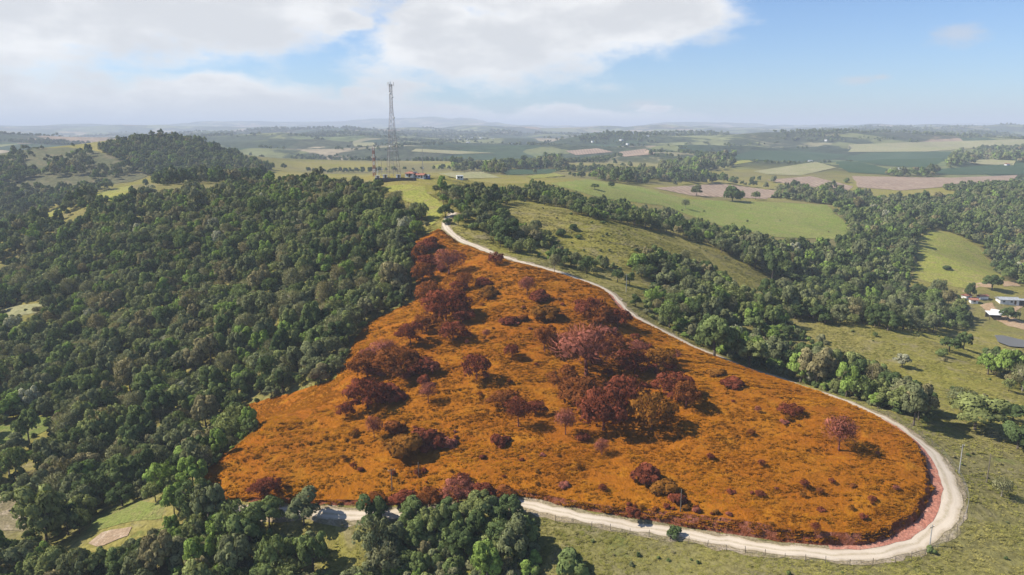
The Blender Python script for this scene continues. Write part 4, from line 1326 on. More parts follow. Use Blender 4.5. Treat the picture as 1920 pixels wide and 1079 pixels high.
# (base u, base v, crown width in px, height factor, kind, tint, label)
PLOT_TREES = [
    (803, 468, 44, 0.9, 's', 0.1, 'maroon bush at the top corner of the orange plot'),
    (786, 492, 30, 1.5, 't', 0.35, 'slim rust tree on the upper left border of the plot'),
    (792, 530, 44, 1.2, 't', 0.35, 'rust-brown tree hugging the upper left border'),
    (800, 505, 36, 1.0, 't', 0.1, 'dark maroon tree just inside the upper left border'),
    (842, 515, 60, 0.9, 'b', 0.85, 'pinkish bare tree near the top of the plot'),
    (872, 545, 36, 1.2, 'b', 0.4, 'slender leaning rust tree standing alone in the upper plot'),
    (838, 600, 92, 0.95, 't', 0.1, 'large dark maroon tree casting a long shadow, upper left of plot'),
    (806, 575, 60, 1.1, 't', 0.4, 'rust-brown tree behind the large maroon tree'),
    (862, 548, 34, 0.8, 's', 0.2, 'small dark bush uphill of the large maroon tree'),
    (868, 606, 44, 0.9, 't', 0.15, 'maroon tree at the right flank of the large maroon tree'),
    (800, 622, 56, 0.9, 't', 0.4, 'rust tree just below the large maroon tree'),
    (770, 648, 54, 1.1, 't', 0.1, 'dark rust tree at the middle of the left border'),
    (850, 636, 60, 0.8, 't', 0.12, 'dark maroon tree with a shadow pool, left centre of plot'),
    (905, 535, 34, 0.7, 's', 0.2, 'dark low bush in the upper middle of the plot'),
    (915, 556, 46, 0.7, 's', 0.6, 'rust-olive bush below the dark low bush'),
    (930, 496, 30, 1.0, 's', 0.05, 'dark maroon bush touching the upper road'),
    (988, 555, 34, 1.2, 'b', 0.85, 'dusty pink tree in the upper right part of the plot'),
    (1010, 564, 46, 0.7, 's', 0.12, 'maroon bush at the foot of the dusty pink tree'),
    (1022, 596, 60, 0.7, 's', 0.6, 'wide rust-olive bush in the upper right part of the plot'),
    (955, 606, 36, 0.7, 's', 0.15, 'dark bush in a hollow left of the wide rust-olive bush'),
    (980, 600, 30, 0.6, 's', 0.4, 'low rust bush beside the hollow'),
    (1105, 600, 62, 1.0, 't', 0.15, 'dark tree near the road bend in the upper right'),
    (1128, 612, 60, 1.0, 't', 0.4, 'rust-brown tree right of the dark tree near the upper bend'),
    (1158, 615, 50, 0.9, 's', 0.12, 'maroon thicket bush against the upper road bend'),
    (1022, 660, 50, 1.4, 't', 0.4, 'upright rust tree in the centre right of the plot'),
    (960, 670, 30, 1.2, 't', 0.1, 'small dark maroon tree in the plot centre'),
    (912, 634, 16, 1.3, 'b', 0.9, 'tiny pink bare sapling in the plot centre'),
    (893, 712, 54, 1.2, 't', 0.12, 'dark maroon tree with a shadow to its side, plot centre'),
    (1046, 650, 40, 0.8, 's', 0.1, 'dark bush right of the upright rust tree'),
    (745, 705, 84, 0.9, 't', 0.4, 'broad rust tree in the left thicket of the plot'),
    (690, 706, 76, 0.9, 't', 0.4, 'rust tree at the left end of the left thicket'),
    (790, 700, 56, 0.8, 't', 0.1, 'dark maroon tree at the right end of the left thicket'),
    (722, 675, 54, 0.9, 'b', 0.85, 'dusty pink tree at the back of the left thicket'),
    (690, 765, 76, 1.1, 't', 0.15, 'round maroon tree standing below the left thicket'),
    (650, 782, 40, 1.0, 't', 0.1, 'dark maroon tree left of the round maroon tree'),
    (730, 752, 58, 0.8, 's', 0.12, 'maroon bush right of the round maroon tree'),
    (803, 755, 36, 1.3, 'b', 0.85, 'thin bare pinkish tree in the left centre of the plot'),
    (1100, 705, 132, 0.9, 'b', 0.85, 'big spreading pinkish bare tree in the middle of the plot'),
    (1058, 735, 62, 1.0, 't', 0.4, 'rust tree left below the big bare tree'),
    (1090, 765, 96, 0.9, 't', 0.4, 'broad rust tree in front of the big bare tree'),
    (1130, 806, 100, 1.15, 't', 0.1, 'large dark maroon tree at the front of the central thicket'),
    (1172, 760, 80, 1.0, 't', 0.15, 'maroon tree in the middle of the central thicket'),
    (1220, 806, 84, 1.15, 't', 0.6, 'rust-olive tree at the right front of the central thicket'),
    (1262, 745, 74, 0.9, 't', 0.1, 'dark maroon tree on the right side of the central thicket'),
    (1240, 690, 58, 0.9, 't', 0.6, 'rust-olive tree behind the central thicket'),
    (1196, 668, 40, 0.9, 'b', 0.9, 'dusty pink bare tree behind the central thicket'),
    (1285, 764, 54, 1.3, 't', 0.4, 'upright rust tree right of the central thicket with separate shadow'),
    (1150, 660, 60, 0.8, 't', 0.4, 'rust tree upslope of the big bare tree'),
    (1190, 700, 60, 0.9, 't', 0.1, 'dark maroon tree right of the big bare tree'),
    (1075, 655, 60, 0.8, 't', 0.12, 'maroon tree left above the big bare tree'),
    (1372, 722, 44, 0.7, 's', 0.1, 'dark bush by the right road border of the plot'),
    (1345, 705, 40, 0.6, 's', 0.6, 'rust-olive bush uphill of the dark border bush'),
    (972, 800, 48, 1.4, 'b', 0.15, 'thin dark tree with visible trunk, lower centre of plot'),
    (945, 765, 62, 0.8, 't', 0.4, 'rust tree uphill of the thin dark tree'),
    (1060, 816, 42, 1.5, 'b', 0.85, 'slim pink bare tree left of the central thicket front'),
    (1004, 775, 40, 0.9, 't', 0.12, 'small maroon tree between two bare trees, lower centre'),
    (1128, 852, 32, 1.1, 'b', 0.85, 'small dusty pink tree alone below the central thicket'),
    (1093, 826, 28, 0.7, 's', 0.1, 'dark low bush below the central thicket'),
    (765, 850, 84, 0.8, 's', 0.6, 'wide rust-olive bush in the lower left of the plot'),
    (800, 838, 66, 0.8, 's', 0.12, 'dark maroon bush joined to the wide rust-olive bush'),
    (838, 838, 40, 0.7, 's', 0.85, 'small pinkish bush right of the dark maroon bush'),
    (702, 822, 32, 1.6, 'b', 0.85, 'small leaning bare tree in the lower left of the plot'),
    (742, 810, 50, 0.8, 's', 0.4, 'rust bush behind the wide rust-olive bush'),
    (938, 836, 44, 0.8, 's', 0.1, 'dark broken bush in the lower centre of the plot'),
    (1573, 842, 66, 1.2, 'b', 0.82, 'round dusty pink tree with a dark shadow, alone near the bend'),
    (1482, 776, 44, 0.6, 's', 0.15, 'dark bush patch upslope of the lone pink tree'),
    (1470, 792, 20, 0.6, 's', 0.85, 'little pinkish bush under the dark bush patch'),
    (1210, 902, 58, 0.9, 's', 0.12, 'maroon bush at the upper end of the lower right row'),
    (1248, 924, 52, 0.8, 's', 0.6, 'rust-olive bush in the middle of the lower right row'),
    (1272, 942, 36, 0.9, 's', 0.05, 'dark maroon bush at the lower end of the row'),
    (500, 940, 62, 1.05, 't', 0.1, 'round maroon tree with shadow in the lower left corner of the plot'),
    (1528, 1000, 22, 1.2, 'b', 0.15, 'tiny dark bare tree near the lower bank'),
    (1130, 920, 16, 1.0, 's', 0.05, 'tiny dark bush below the plot centre'),
    (1058, 912, 24, 0.7, 's', 0.85, 'little pinkish bush left of the tiny dark bush'),
    (760, 944, 60, 0.7, 's', 0.12, 'maroon bush on the lower bank, left of centre'),
    (805, 944, 52, 0.7, 's', 0.4, 'rust bush on the lower bank'),
    (858, 936, 66, 0.7, 's', 0.85, 'dusty pink-red bush on the lower bank'),
    (905, 934, 54, 0.7, 's', 0.12, 'maroon bush on the lower bank right of the dusty pink one'),
    (945, 930, 40, 0.7, 's', 0.4, 'small rust bush on the lower bank beside the green wood'),
    (700, 945, 44, 0.6, 's', 0.4, 'rust bush at the left end of the lower bank'),
    (1185, 968, 30, 0.7, 's', 0.12, 'maroon bush on the red earth bank'),
    (865, 905, 36, 0.7, 's', 0.12, 'dark maroon bush just above the lower bank'),
    (1370, 925, 20, 0.6, 's', 0.15, 'small dark tuft bush in the lower right of the plot'),
    (1425, 930, 20, 0.6, 's', 0.15, 'small dark tuft bush below the lone pink tree'),
    (1635, 945, 18, 0.7, 's', 0.1, 'small dark tuft bush near the inside of the bend'),
    (1540, 958, 18, 0.6, 's', 0.15, 'small dark bush in the lower part of the bend'),
]
for (u, v_, w, h, kd, ti, lab) in PLOT_TREES:
    x, y, z = stand(u, v_, plot_h)
    r = px2m(w, x, y, z) / 2
    nm, srcs, cat = {'t': ('broadleaf_tree', SPARSE, 'tree'), 'b': ('bare_tree', BARE, 'tree'), 's': ('shrub', BUSH + SPARSE[:2], 'bush')}[kd]
    place(nm, 'shrub' if kd == 's' else 'tree', srcs, x, y, z - 0.1 - (0.0 if kd == 'b' else 0.18 * r), r * 1.08, h * (1.1 if kd == 's' else 0.95), ti, lab, cat, 'rust coloured trees and bushes on the orange plot', True)

# scrub filling the thickets of the plot
for where, px, cnt in (('in the central thicket', [(1040, 660), (1110, 620), (1200, 640), (1290, 690), (1300, 740), (1240, 800), (1120, 800), (1040, 740)], 40),
                       ('in the left thicket', [(650, 690), (720, 640), (800, 660), (850, 690), (790, 740), (690, 780), (650, 760)], 26),
                       ('on the upper left border of the plot', [(782, 460), (820, 470), (860, 540), (870, 600), (800, 620), (788, 540)], 24),
                       ('on the open middle of the plot', [(880, 560), (1060, 560), (1040, 640), (1000, 720), (900, 760), (860, 680)], 24),
                       ('on the lower slope of the plot', [(680, 800), (860, 790), (1000, 830), (1100, 880), (1000, 920), (720, 930), (560, 900)], 30),
                       ('inside the road bend', [(1330, 740), (1480, 740), (1660, 830), (1720, 920), (1640, 990), (1400, 960), (1330, 880)], 26),
                       ('along the top of the red bank', [(990, 935), (1150, 950), (1300, 965), (1450, 995), (1450, 1010), (1300, 982), (1150, 965), (990, 945)], 16)):
    P_ = wpoly(px, 0.8, 18.0)
    x0, y0 = P_.min(0); x1, y1 = P_.max(0)
    A = rng.uniform(x0, x1, 3000); B = rng.uniform(y0, y1, 3000)
    k_ = inside(A, B, P_) & inside(A, B, PLOT)
    A, B = A[k_][:cnt], B[k_][:cnt]
    Z_ = plot_h(A, B)
    big = 'thicket' in where or 'border' in where
    for j, i in enumerate(np.argsort(project(A, B, Z_)[0])):
        ti = float(rng.choice([0.1, 0.1, 0.4, 0.6, 0.85]))
        wd = [w_ for p_, _, w_ in RUSTS if ti >= p_][-1]
        r = rng.uniform(0.9, 2.3) if big else rng.uniform(0.35, 1.0)
        place('shrub', 'shrub', BUSH + SPARSE, A[i], B[i], Z_[i] - 0.1, r, rng.uniform(0.7, 1.3), ti, 'low %s scrub bush %s, %s from left' % (wd, where, ORD[j]), 'bush', 'rust scrub ' + where, True)


LONE = [
    (1040, 512, 28, 1.6, 'b', 0.70, 'bare grey tree standing on the upper road edge'),
    (948, 455, 62, 0.9, 't', 0.05, 'large round dark tree in the clump on the grassy shoulder'),
    (1828, 806, 96, 0.85, 't', 0.48, 'large spreading grey-green tree on the slope right of the bend'),
    (1800, 770, 60, 0.9, 'b', 0.64, 'thin grey tree behind the large spreading tree right of the bend'),
    (1908, 842, 64, 0.9, 't', 0.16, 'green tree cut by the right edge below the spreading tree'),
    (1877, 932, 38, 1.3, 'b', 0.76, 'small sparse yellow-green tree in the grass near the right edge'),
    (1900, 790, 50, 0.8, 't', 0.02, 'dark green tree at the right edge behind the spreading tree'),
    (1264, 1006, 32, 0.8, 's', 0.05, 'dark bush beside the fence on the lower road'),
    (990, 1079, 44, 0.9, 's', 0.8, 'bright green bush at the bottom edge beside the wood'),
    (1072, 1078, 76, 0.8, 's', 0.2, 'spreading green bush at the bottom edge in the grass'),
    (1745, 1036, 22, 0.8, 's', 0.2, 'small green bush at the foot of the pole by the bend'),
    (1373, 378, 44, 0.9, 's', 0.05, 'round dark tree on the near edge of the ploughed field'),
    (1417, 375, 16, 1.1, 't', 0.2, 'small tree beside the round dark tree at the ploughed field'),
    (1306, 368, 22, 1.1, 't', 0.5, 'grey-green tree at the left end of the ploughed field'),
    (1285, 392, 18, 1.3, 'b', 0.66, 'bare grey tree on the bright green pasture'),
    (1115, 356, 16, 0.9, 't', 0.3, 'lone little tree on the green knoll, left one'),
    (1146, 352, 14, 0.9, 't', 0.05, 'lone little tree on the green knoll, right one'),
    (1500, 718, 56, 1.2, 't', 0.80, 'bright green tree on the road edge of the right thicket'),
    (1340, 668, 80, 1.1, 't', 0.32, 'big olive tree at the road edge of the right thicket'),
    (1405, 690, 70, 1.0, 't', 0.48, 'big grey-green tree at the road edge of the right thicket'),
    (1690, 690, 34, 0.9, 't', 0.97, 'silvery white flowering tree on the right thicket border'),
    (1735, 775, 52, 0.8, 't', 0.16, 'green tree at the low end of the right thicket'),
    (1694, 774, 60, 0.8, 't', 0.2, 'green tree overhanging the lower road side'),
    (1780, 660, 44, 0.8, 't', 0.16, 'green tree on the grassy spur above the pond'),
    (1806, 655, 40, 1.0, 't', 0.05, 'dark palm-like tree on the grassy spur beside the pond'),
    (1765, 668, 26, 0.8, 's', 0.3, 'olive bush on the grassy spur'),
    (1860, 545, 34, 1.0, 't', 0.02, 'dark round tree between the farm tracks'),
    (1818, 560, 22, 1.6, 't', 0.02, 'dark slim tree beside the red roofed huts'),
    (1890, 602, 34, 0.9, 't', 0.16, 'green tree beside the open farm shed'),
    (1775, 507, 20, 0.6, 's', 0.05, 'dark bush alone in the bright valley clearing'),
    (1052, 443, 22, 0.9, 's', 0.05, 'small round dark bush on the grassy shoulder'),
    (1075, 432, 20, 0.8, 's', 0.05, 'dark bush upslope on the grassy shoulder'),
    (1085, 448, 16, 0.7, 's', 0.05, 'tiny dark bush downslope on the grassy shoulder'),
    (1130, 420, 12, 0.7, 's', 0.2, 'tiny bush in the middle of the grassy ridge'),
    (870, 400, 36, 0.7, 's', 0.05, 'dark bush beside the top end of the road'),
    (890, 430, 24, 0.7, 's', 0.2, 'small green bush right of the road top'),
    (1158, 530, 26, 1.2, 't', 0.05, 'small dark tree right of the upper road, left of a pair'),
    (1180, 535, 22, 1.2, 't', 0.3, 'small olive tree right of the upper road, right of a pair'),
    (1192, 575, 24, 1.1, 't', 0.16, 'small green tree beside the upper road bend'),
    (410, 330, 30, 1.0, 't', 0.05, 'tall round dark tree breaking the skyline of the left ridge'),
    (840, 420, 20, 0.7, 's', 0.05, 'dark bush on the left side of the road top'),
    (835, 407, 34, 0.8, 't', 0.05, 'dark tree shading the top end of the road'),
    (505, 990, 66, 1.1, 't', 0.2, 'green tree overhanging the lower left end of the road'),
    (570, 985, 74, 1.0, 't', 0.52, 'grey-green tree in front of the lower road, left of the grassy gap'),
    (700, 990, 70, 1.1, 't', 0.02, 'dark green tree in front of the lower road, right of the grassy gap'),
    (770, 990, 66, 0.9, 't', 0.2, 'green tree hiding the lower road below the maroon bank bushes'),
    (840, 988, 70, 0.9, 't', 0.02, 'dark tree hiding the lower road, left of the bushy wood end'),
    (900, 982, 76, 1.0, 't', 0.36, 'olive tree at the top of the bottom wood against the road'),
    (950, 985, 70, 0.95, 't', 0.02, 'dark tree at the right-hand top of the bottom wood'),
    (165, 925, 80, 0.9, 't', 0.02, 'dark broad tree standing over the lower left glade'),
    (230, 950, 60, 0.9, 't', 0.16, 'green tree in the lower left glade'),
]
for (u, v_, w, h, kd, ti, lab) in LONE:
    x, y, z = stand(u, v_)
    r = px2m(w, x, y, z) / 2
    nm, srcs, cat = {'t': ('broadleaf_tree', NEARP, 'tree'), 'b': ('bare_tree', BARE, 'tree'), 's': ('shrub', BUSH, 'bush')}[kd]
    place(nm, 'shrub' if kd == 's' else 'tree', srcs, x, y, z - 0.15, r, h * (1.25 if kd == 's' else 1.0), ti, lab, cat)

# bushes dotted over the open grass
for where, px, cnt, lo_, hi_ in (
        ('on the grassy shoulder', [(900, 410), (960, 385), (1100, 398), (1250, 430), (1400, 490), (1380, 520), (1250, 470), (1150, 500), (1050, 490), (920, 445)], 30, 0.4, 1.2),
        ('on the grassy spur above the pond', [(1560, 605), (1680, 605), (1790, 640), (1860, 700), (1910, 760), (1780, 740), (1700, 690), (1620, 645)], 16, 0.4, 1.0),
        ('in the grass outside the road bend', [(1660, 775), (1780, 800), (1900, 880), (1915, 1050), (1830, 1060), (1830, 900), (1750, 830)], 12, 0.25, 0.6),
        ('on the slope below the fence', [(1040, 985), (1250, 1020), (1500, 1055), (1700, 1060), (1700, 1079), (1050, 1079)], 12, 0.25, 0.6),
        ('on the bright green pasture', [(1100, 362), (1250, 380), (1450, 390), (1560, 400), (1560, 440), (1350, 415), (1200, 378)], 7, 0.6, 1.3),
        ('on the bare hillside far left', [(0, 300), (80, 290), (170, 300), (240, 320), (160, 330), (40, 330)], 26, 1.5, 3.0)):
    P_ = wpoly(px, 0.0, 18.0)
    x0, y0 = P_.min(0); x1, y1 = P_.max(0)
    A = rng.uniform(x0, x1, 4000); B = rng.uniform(y0, y1, 4000)
    k_ = inside(A, B, P_) & ~inside(A, B, PLOT)
    d, ar = poly_dist(A, B, RC)
    k_ &= d > 5.0
    A, B = A[k_][:cnt], B[k_][:cnt]
    o_ = np.argsort(project(A, B, height(A, B))[0])
    for j, i in enumerate(o_):
        ti = rng.choice([0.05, 0.2, 0.36, 0.55, 0.9])
        nm_ = ORD[j] if j < len(ORD) else 'number %d' % (j + 1)
        r = rng.uniform(lo_, hi_)
        place('shrub', 'shrub', BUSH, A[i], B[i], hz(A[i], B[i]) - 0.08, r, rng.uniform(0.9, 1.5), ti, 'little %s bush %s, %s from left' % (tint_word(ti), where, nm_), 'bush', 'bushes dotted ' + where)

# ------------------------------------------------------------------ grass tufts
tufts = bpy.data.collections.new('tuft_kinds')
TP = {'r': [], 'g': []}
pn = 0
for key, mm in (('r', m_tuft_rust), ('g', m_tuft_green)):
    for k_ in range(4):
        n = 26
        a_ = rs_.uniform(0, 6.28, n); rad = rs_.rand(n) ** 0.6 * 0.55
        base = np.stack([np.cos(a_) * rad, np.sin(a_) * rad, np.full(n, -0.05)], 1)
        out = np.stack([np.cos(a_), np.sin(a_), np.zeros(n)], 1)
        hgt = rs_.uniform(0.10, 0.30, n) * (1.1 - rad * 0.8)
        tip = base + out * rs_.uniform(0.1, 0.5, n)[:, None] + np.array([0, 0, 1]) * hgt[:, None]
        side = np.stack([-np.sin(a_ + rs_.uniform(-1, 1, n)), np.cos(a_), np.zeros(n)], 1) * rs_.uniform(0.10, 0.20, n)[:, None]
        q = np.stack([base - side, base + side, tip + side * 0.35, tip - side * 0.35], 1)
        sn = unit(out * 0.25 + np.array([0, 0, 1.0]) + 0.12 * rs_.normal(size=(n, 3)))
        add_proto(key, leaf_mesh('grass_tuft', q, sn, rs_.rand(n), mm), tufts, TP)


def tuft_field(name, A, B, z, key, s0, s1, label, tint):
    n = len(A)
    s = rng.uniform(s0, s1, n)
    scatter(name, np.stack([A, B, z], 1), np.stack([rng.uniform(-.15, .15, n), rng.uniform(-.15, .15, n), rng.uniform(0, 6.28, n)], 1), np.stack([s, s, s * rng.uniform(0.3, 0.75, n)], 1),
            tint, np.array(TP[key])[rng.randint(0, 4, n)], tufts, kind='stuff', label=label, category='grass')


x0, y0 = PLOT.min(0); x1, y1 = PLOT.max(0)
n = int((x1 - x0) * (y1 - y0) * 4.0)
A = rng.uniform(x0, x1, n); B = rng.uniform(y0, y1, n)
k_ = inside(A, B, PLOT) & (fbm(A / 6.0, B / 3.5, 401, 3) + 0.42 > rng.rand(len(A)) * 0.6)
A, B = A[k_], B[k_]
Zt = plot_h(A, B)
kb_ = rng.randint(0, len(bank_z), 5200)                         # weeds rooted in the face of the bank
kb_ = kb_[(bank_v[kb_, 2] > 0.25) & (fbm(bank_v[kb_, 0] / 4.0, bank_v[kb_, 1] / 4.0, 441, 2) > -0.15)]
kb_ = kb_[kb_ < len(bank_z) - n1]
fj = rng.rand(len(kb_)); kn_ = kb_ + n1
near_ = np.hypot(bank_v[kn_, 0] - bank_v[kb_, 0], bank_v[kn_, 1] - bank_v[kb_, 1]) < 4.0
kb_, kn_, fj = kb_[near_], kn_[near_], fj[near_]
A = np.r_[A, bank_v[kb_, 0] * (1 - fj) + bank_v[kn_, 0] * fj]; B = np.r_[B, bank_v[kb_, 1] * (1 - fj) + bank_v[kn_, 1] * fj]; Zt = np.r_[Zt, bank_z[kb_] * (1 - fj) + bank_z[kn_] * fj - 0.05]
tuft_field('rust_grass', A, B, Zt, 'r', 0.35, 0.95, 'tussocky rust-orange grass covering the plot', np.clip(0.5 + 0.9 * fbm(A / 12.0, B / 9.0, 411, 3) + rng.uniform(-.3, .3, len(A)), 0, 1))

n = 240000
A = rng.uniform(-190, 230, n); B = 100 + 300 * rng.rand(n) ** 1.25
k_ = ~inside(A, B, PLOT) & (fbm(A / 8.0, B / 6.0, 421, 3) + 0.40 > rng.rand(n) * 0.6)
d, ar = poly_dist(A, B, RC)
k_ &= d > np.interp(ar, np.arange(len(RC)), RW) / 2 + 0.9
for Q in FIELDS:
    if Q[:, 1].min() < 400:
        k_ &= ~inside(A, B, Q)
tu, tv, td = project(A, B, height(A, B))
k_ &= (tu > -40) & (tu < 1960) & (tv < 1120) & (tu > 560 - 0 * tu)
A, B = A[k_], B[k_]
tuft_field('meadow_grass', A, B, height(A, B), 'g', 0.35, 0.95, 'tussocky olive and straw-coloured grass on the open slopes', np.clip(0.5 + 0.9 * fbm(A / 14.0, B / 10.0, 431, 3) + rng.uniform(-.35, .35, len(A)), 0, 1))

# ------------------------------------------------------------------ lattice tower
def lattice_tower(name, label, loc, H, wb, wt, bays, mats, leg_r, br_r, rz=0.4, ground_drop=0.3, bend=0.75):
    t = thing(name, label, 'tower', loc, rz)
    def half(z):
        k_ = z / H
        return 0.5 * (wb + (wt - wb) * min(1.0, k_ / bend)) if bend else 0.5 * (wb + (wt - wb) * k_)
    zs = np.linspace(0, H, bays + 1)
    cor = [(-1, -1), (1, -1), (1, 1), (-1, 1)]
    for cx, cy_ in cor:
        mb = MB()
        for a_, b_ in zip(zs[:-1], zs[1:]):
            mb.tube((cx * half(a_), cy_ * half(a_), a_ - (ground_drop if a_ == 0 else 0)), (cx * half(b_), cy_ * half(b_), b_), leg_r, leg_r * 0.95, 4, False)
        mb.build('leg', mats[0], t)
    bands = [MB() for _ in mats]
    for j, (a_, b_) in enumerate(zip(zs[:-1], zs[1:])):
        mb = bands[(j // 2) % len(mats)]
        for k_ in range(4):
            c0, c1 = cor[k_], cor[(k_ + 1) % 4]
            p = lambda c_, z: (c_[0] * half(z), c_[1] * half(z), z)
            mb.tube(p(c0, a_), p(c1, b_), br_r, None, 3, False)
            mb.tube(p(c1, a_), p(c0, b_), br_r, None, 3, False)
            mb.tube(p(c0, b_), p(c1, b_), br_r, None, 3, False)
    for mb, m_ in zip(bands, mats):
        if mb.v:
            mb.build('bracing', m_, t, kind='stuff')
    return t, half


tx, ty, tz = stand(738, 331)
TH_ = 167 / FPX * float(project(tx, ty, tz)[2])
tower, half = lattice_tower('lattice_tower', 'tall steel lattice telecom tower on the ridge crest', (tx, ty, tz), TH_, 7.2, 1.5, 18, [m_towerred, m_steel], 0.105, 0.042)
mb = MB()
mb.tube((0, 0, 0), (0, 0, TH_ * 0.96), 0.12, 0.10, 5)
mb.build('cable_ladder', m_steel, tower)
mb = MB().box((0, 0, TH_ - 1.2), (2.0, 2.0, 0.2))
for a_ in range(3):
    an = a_ * 2.094
    mb.tube((0, 0, TH_ - 0.6), (math.cos(an) * 1.85, math.sin(an) * 1.85, TH_ - 0.6), 0.11)
mb.build('antenna_platform', m_steel, tower)
for a_ in range(6):
    an = (a_ // 2) * 2.094 + (0.28 if a_ % 2 else -0.28)
    MB().box((math.cos(an) * 1.9, math.sin(an) * 1.9, TH_ + 0.1), (0.2, 0.32, 2.0), an).build('panel_antenna', m_whitepaint, tower)
MB().tube((0, 0, TH_ - 1), (0, 0, TH_ + 1.8), 0.06).build('lightning_rod', m_steel, tower)
for zf, sx in ((0.64, 1), (0.90, -1), (0.86, 1), (0.33, -1)):
    w_ = half(TH_ * zf)
    MB().tube((sx * w_, -w_ - 0.05, TH_ * zf), (sx * w_, -w_ - 0.6, TH_ * zf), 0.55, 0.45, 10).build('dish_antenna', m_whitepaint, tower)
for zf in (0.28, 0.5):
    w_ = half(TH_ * zf) * 2 + 0.3
    MB().box((0, 0, TH_ * zf), (w_, w_, 0.18)).build('rest_platform', m_steel, tower)

x, y, z = stand(702, 331)
H_ = 54 / FPX * float(project(x, y, z)[2])
lattice_tower('lattice_mast', 'short red and white lattice mast left of the tall tower', (x, y, z), H_, 1.7, 1.0, 16, [m_redpaint, m_whitepaint], 0.16, 0.09, 0.3, 0.3, 0)
for u, v0, v1, lab, m_, rr in ((708, 296, 331, 'thin whitish antenna pole beside the red and white mast', m_whitepaint, 0.16), (716, 285, 331, 'slim grey antenna pole between mast and tower', m_steel, 0.14),
                         (793, 267, 335, 'tall slim grey antenna pole right of the red roofed house', m_conc, 0.22), (761, 318, 331, 'short pole beside the red roofed house', m_conc, 0.16)):
    x, y, z = stand(u, v1)
    H_ = (v1 - v0) / FPX * float(project(x, y, z)[2])
    t = thing('antenna_mast', lab, 'mast', (x, y, z))
    MB().tube((0, 0, -0.3), (0, 0, H_ * 0.75), rr, rr * 0.7, 6).tube((0, 0, H_ * 0.75), (0, 0, H_), rr * 0.5, rr * 0.3, 5).build('shaft', m_, t)
    MB().box((0.3, 0, H_ * 0.28), (0.6, 0.5, 0.9)).build('equipment_box', m_whitepaint, t)
    MB().tube((-0.5, 0, H_ * 0.8), (0.5, 0, H_ * 0.8), 0.05, 0.05, 4).build('crossarm', m_steel, t)


# ------------------------------------------------------------------ buildings
def house(name, label, loc, rz, L, Wd, Hw, Hr, wall, roof, over=0.4, windows=((-0.28, 's'), (0.25, 's')), door=None, hip=0.0, group=None, cat='house'):
    t = thing(name, label, cat, loc, rz, group)
    MB().box((0, 0, Hw / 2 - 0.4), (L, Wd, Hw + 0.8)).build('wall', wall, t)
    l, w = L / 2 + over, Wd / 2 + over
    th = 0.16
    if Hr > 0:
        vs_ = []
        for dz in (0, -th):
            vs_ += [(-l, -w, Hw + dz), (l, -w, Hw + dz), (l, w, Hw + dz), (-l, w, Hw + dz), (-l + hip, 0, Hw + Hr + dz), (l - hip, 0, Hw + Hr + dz)]
        fs = [(0, 1, 5, 4), (2, 3, 4, 5), (1, 2, 5), (3, 0, 4), (7, 6, 10, 11), (9, 8, 11, 10), (8, 7, 11), (6, 9, 10), (0, 6, 7, 1), (1, 7, 8, 2), (2, 8, 9, 3), (3, 9, 6, 0)]
        ro = MB().poly(vs_, fs).build('roof', roof, t)
        MB().tube((-l + hip, 0, Hw + Hr + 0.03), (l - hip, 0, Hw + Hr + 0.03), 0.12, 0.12, 6).build('ridge_cap', roof, ro)
    else:
        MB().box((0, 0, Hw + 0.08), (2 * l, 2 * w, th)).build('roof', roof, t)
    for k_, sd in windows:
        if sd == 's':
            f_ = MB().box((k_ * L, -Wd / 2 - 0.02, Hw * 0.58), (1.3, 0.10, 1.15)).build('window', m_whitepaint, t)
            MB().box((k_ * L, -Wd / 2 - 0.06, Hw * 0.58), (1.1, 0.06, 0.95)).build('pane', m_glass, f_)
        else:
            s_ = 1 if sd == 'e' else -1
            f_ = MB().box((s_ * (L / 2 + 0.02), k_ * Wd, Hw * 0.58), (0.10, 1.3, 1.15)).build('window', m_whitepaint, t)
            MB().box((s_ * (L / 2 + 0.06), k_ * Wd, Hw * 0.58), (0.06, 1.1, 0.95)).build('pane', m_glass, f_)
    if door is not None:
        d_ = MB().box((door * L, -Wd / 2 - 0.03, 1.05), (1.0, 0.10, 2.1)).build('door', m_doorm, t)
        MB().box((door * L + 0.35, -Wd / 2 - 0.10, 1.0), (0.10, 0.06, 0.06)).build('handle', m_steel, d_)
    return t


def at(u, v_):
    return stand(u, v_)


house('tiled_house', 'white house with orange-red tiled roof beside the tower', at(770, 332), -0.25, 5.2, 4.4, 2.2, 1.1, m_wallw, m_tile, 0.5, ((-0.25, 's'), (0.2, 's')), 0.0, 2.2)
house('tiled_house', 'lower white house with red roof and blue end wall below the tower', at(788, 334), -0.35, 6.2, 3.8, 1.9, 0.9, m_wallw, m_tile, 0.5, ((-0.3, 's'), (0.05, 's'), (0.0, 'e')), 0.3, 0.0)
house('white_block', 'small white flat-roofed block between the two red roofs', at(778, 331), -0.3, 2.4, 2.2, 2.6, 0, m_wallw, m_whitepaint, 0.1, ((0.0, 's'),))
house('small_house', 'small blue walled annex at the end of the red roofed house', at(802, 335), -0.3, 2.2, 2.6, 1.8, 0.6, m_wallblue, m_grey, 0.3, ((0.0, 's'),))
house('white_block', 'small white building on the crest right of the antenna pole', at(862, 337), 0.2, 4.0, 3.2, 2.4, 0, m_wallw, m_whitepaint, 0.15, ((-0.2, 's'), (0.22, 's')))
for u, v_, lab in ((722, 334, 'white equipment cabin at the foot of the lattice tower, left'), (747, 334, 'white equipment cabin at the foot of the lattice tower, right'), (708, 336, 'small white equipment cabin below the red and white mast')):
    house('equipment_cabin', lab, at(u, v_), 0.2, 2.6, 2.2, 1.9, 0, m_wallw, m_grey, 0.15, (), 0.1, 0.0, 'equipment cabins at the tower', 'cabin')
x, y, z = at(742, 340)
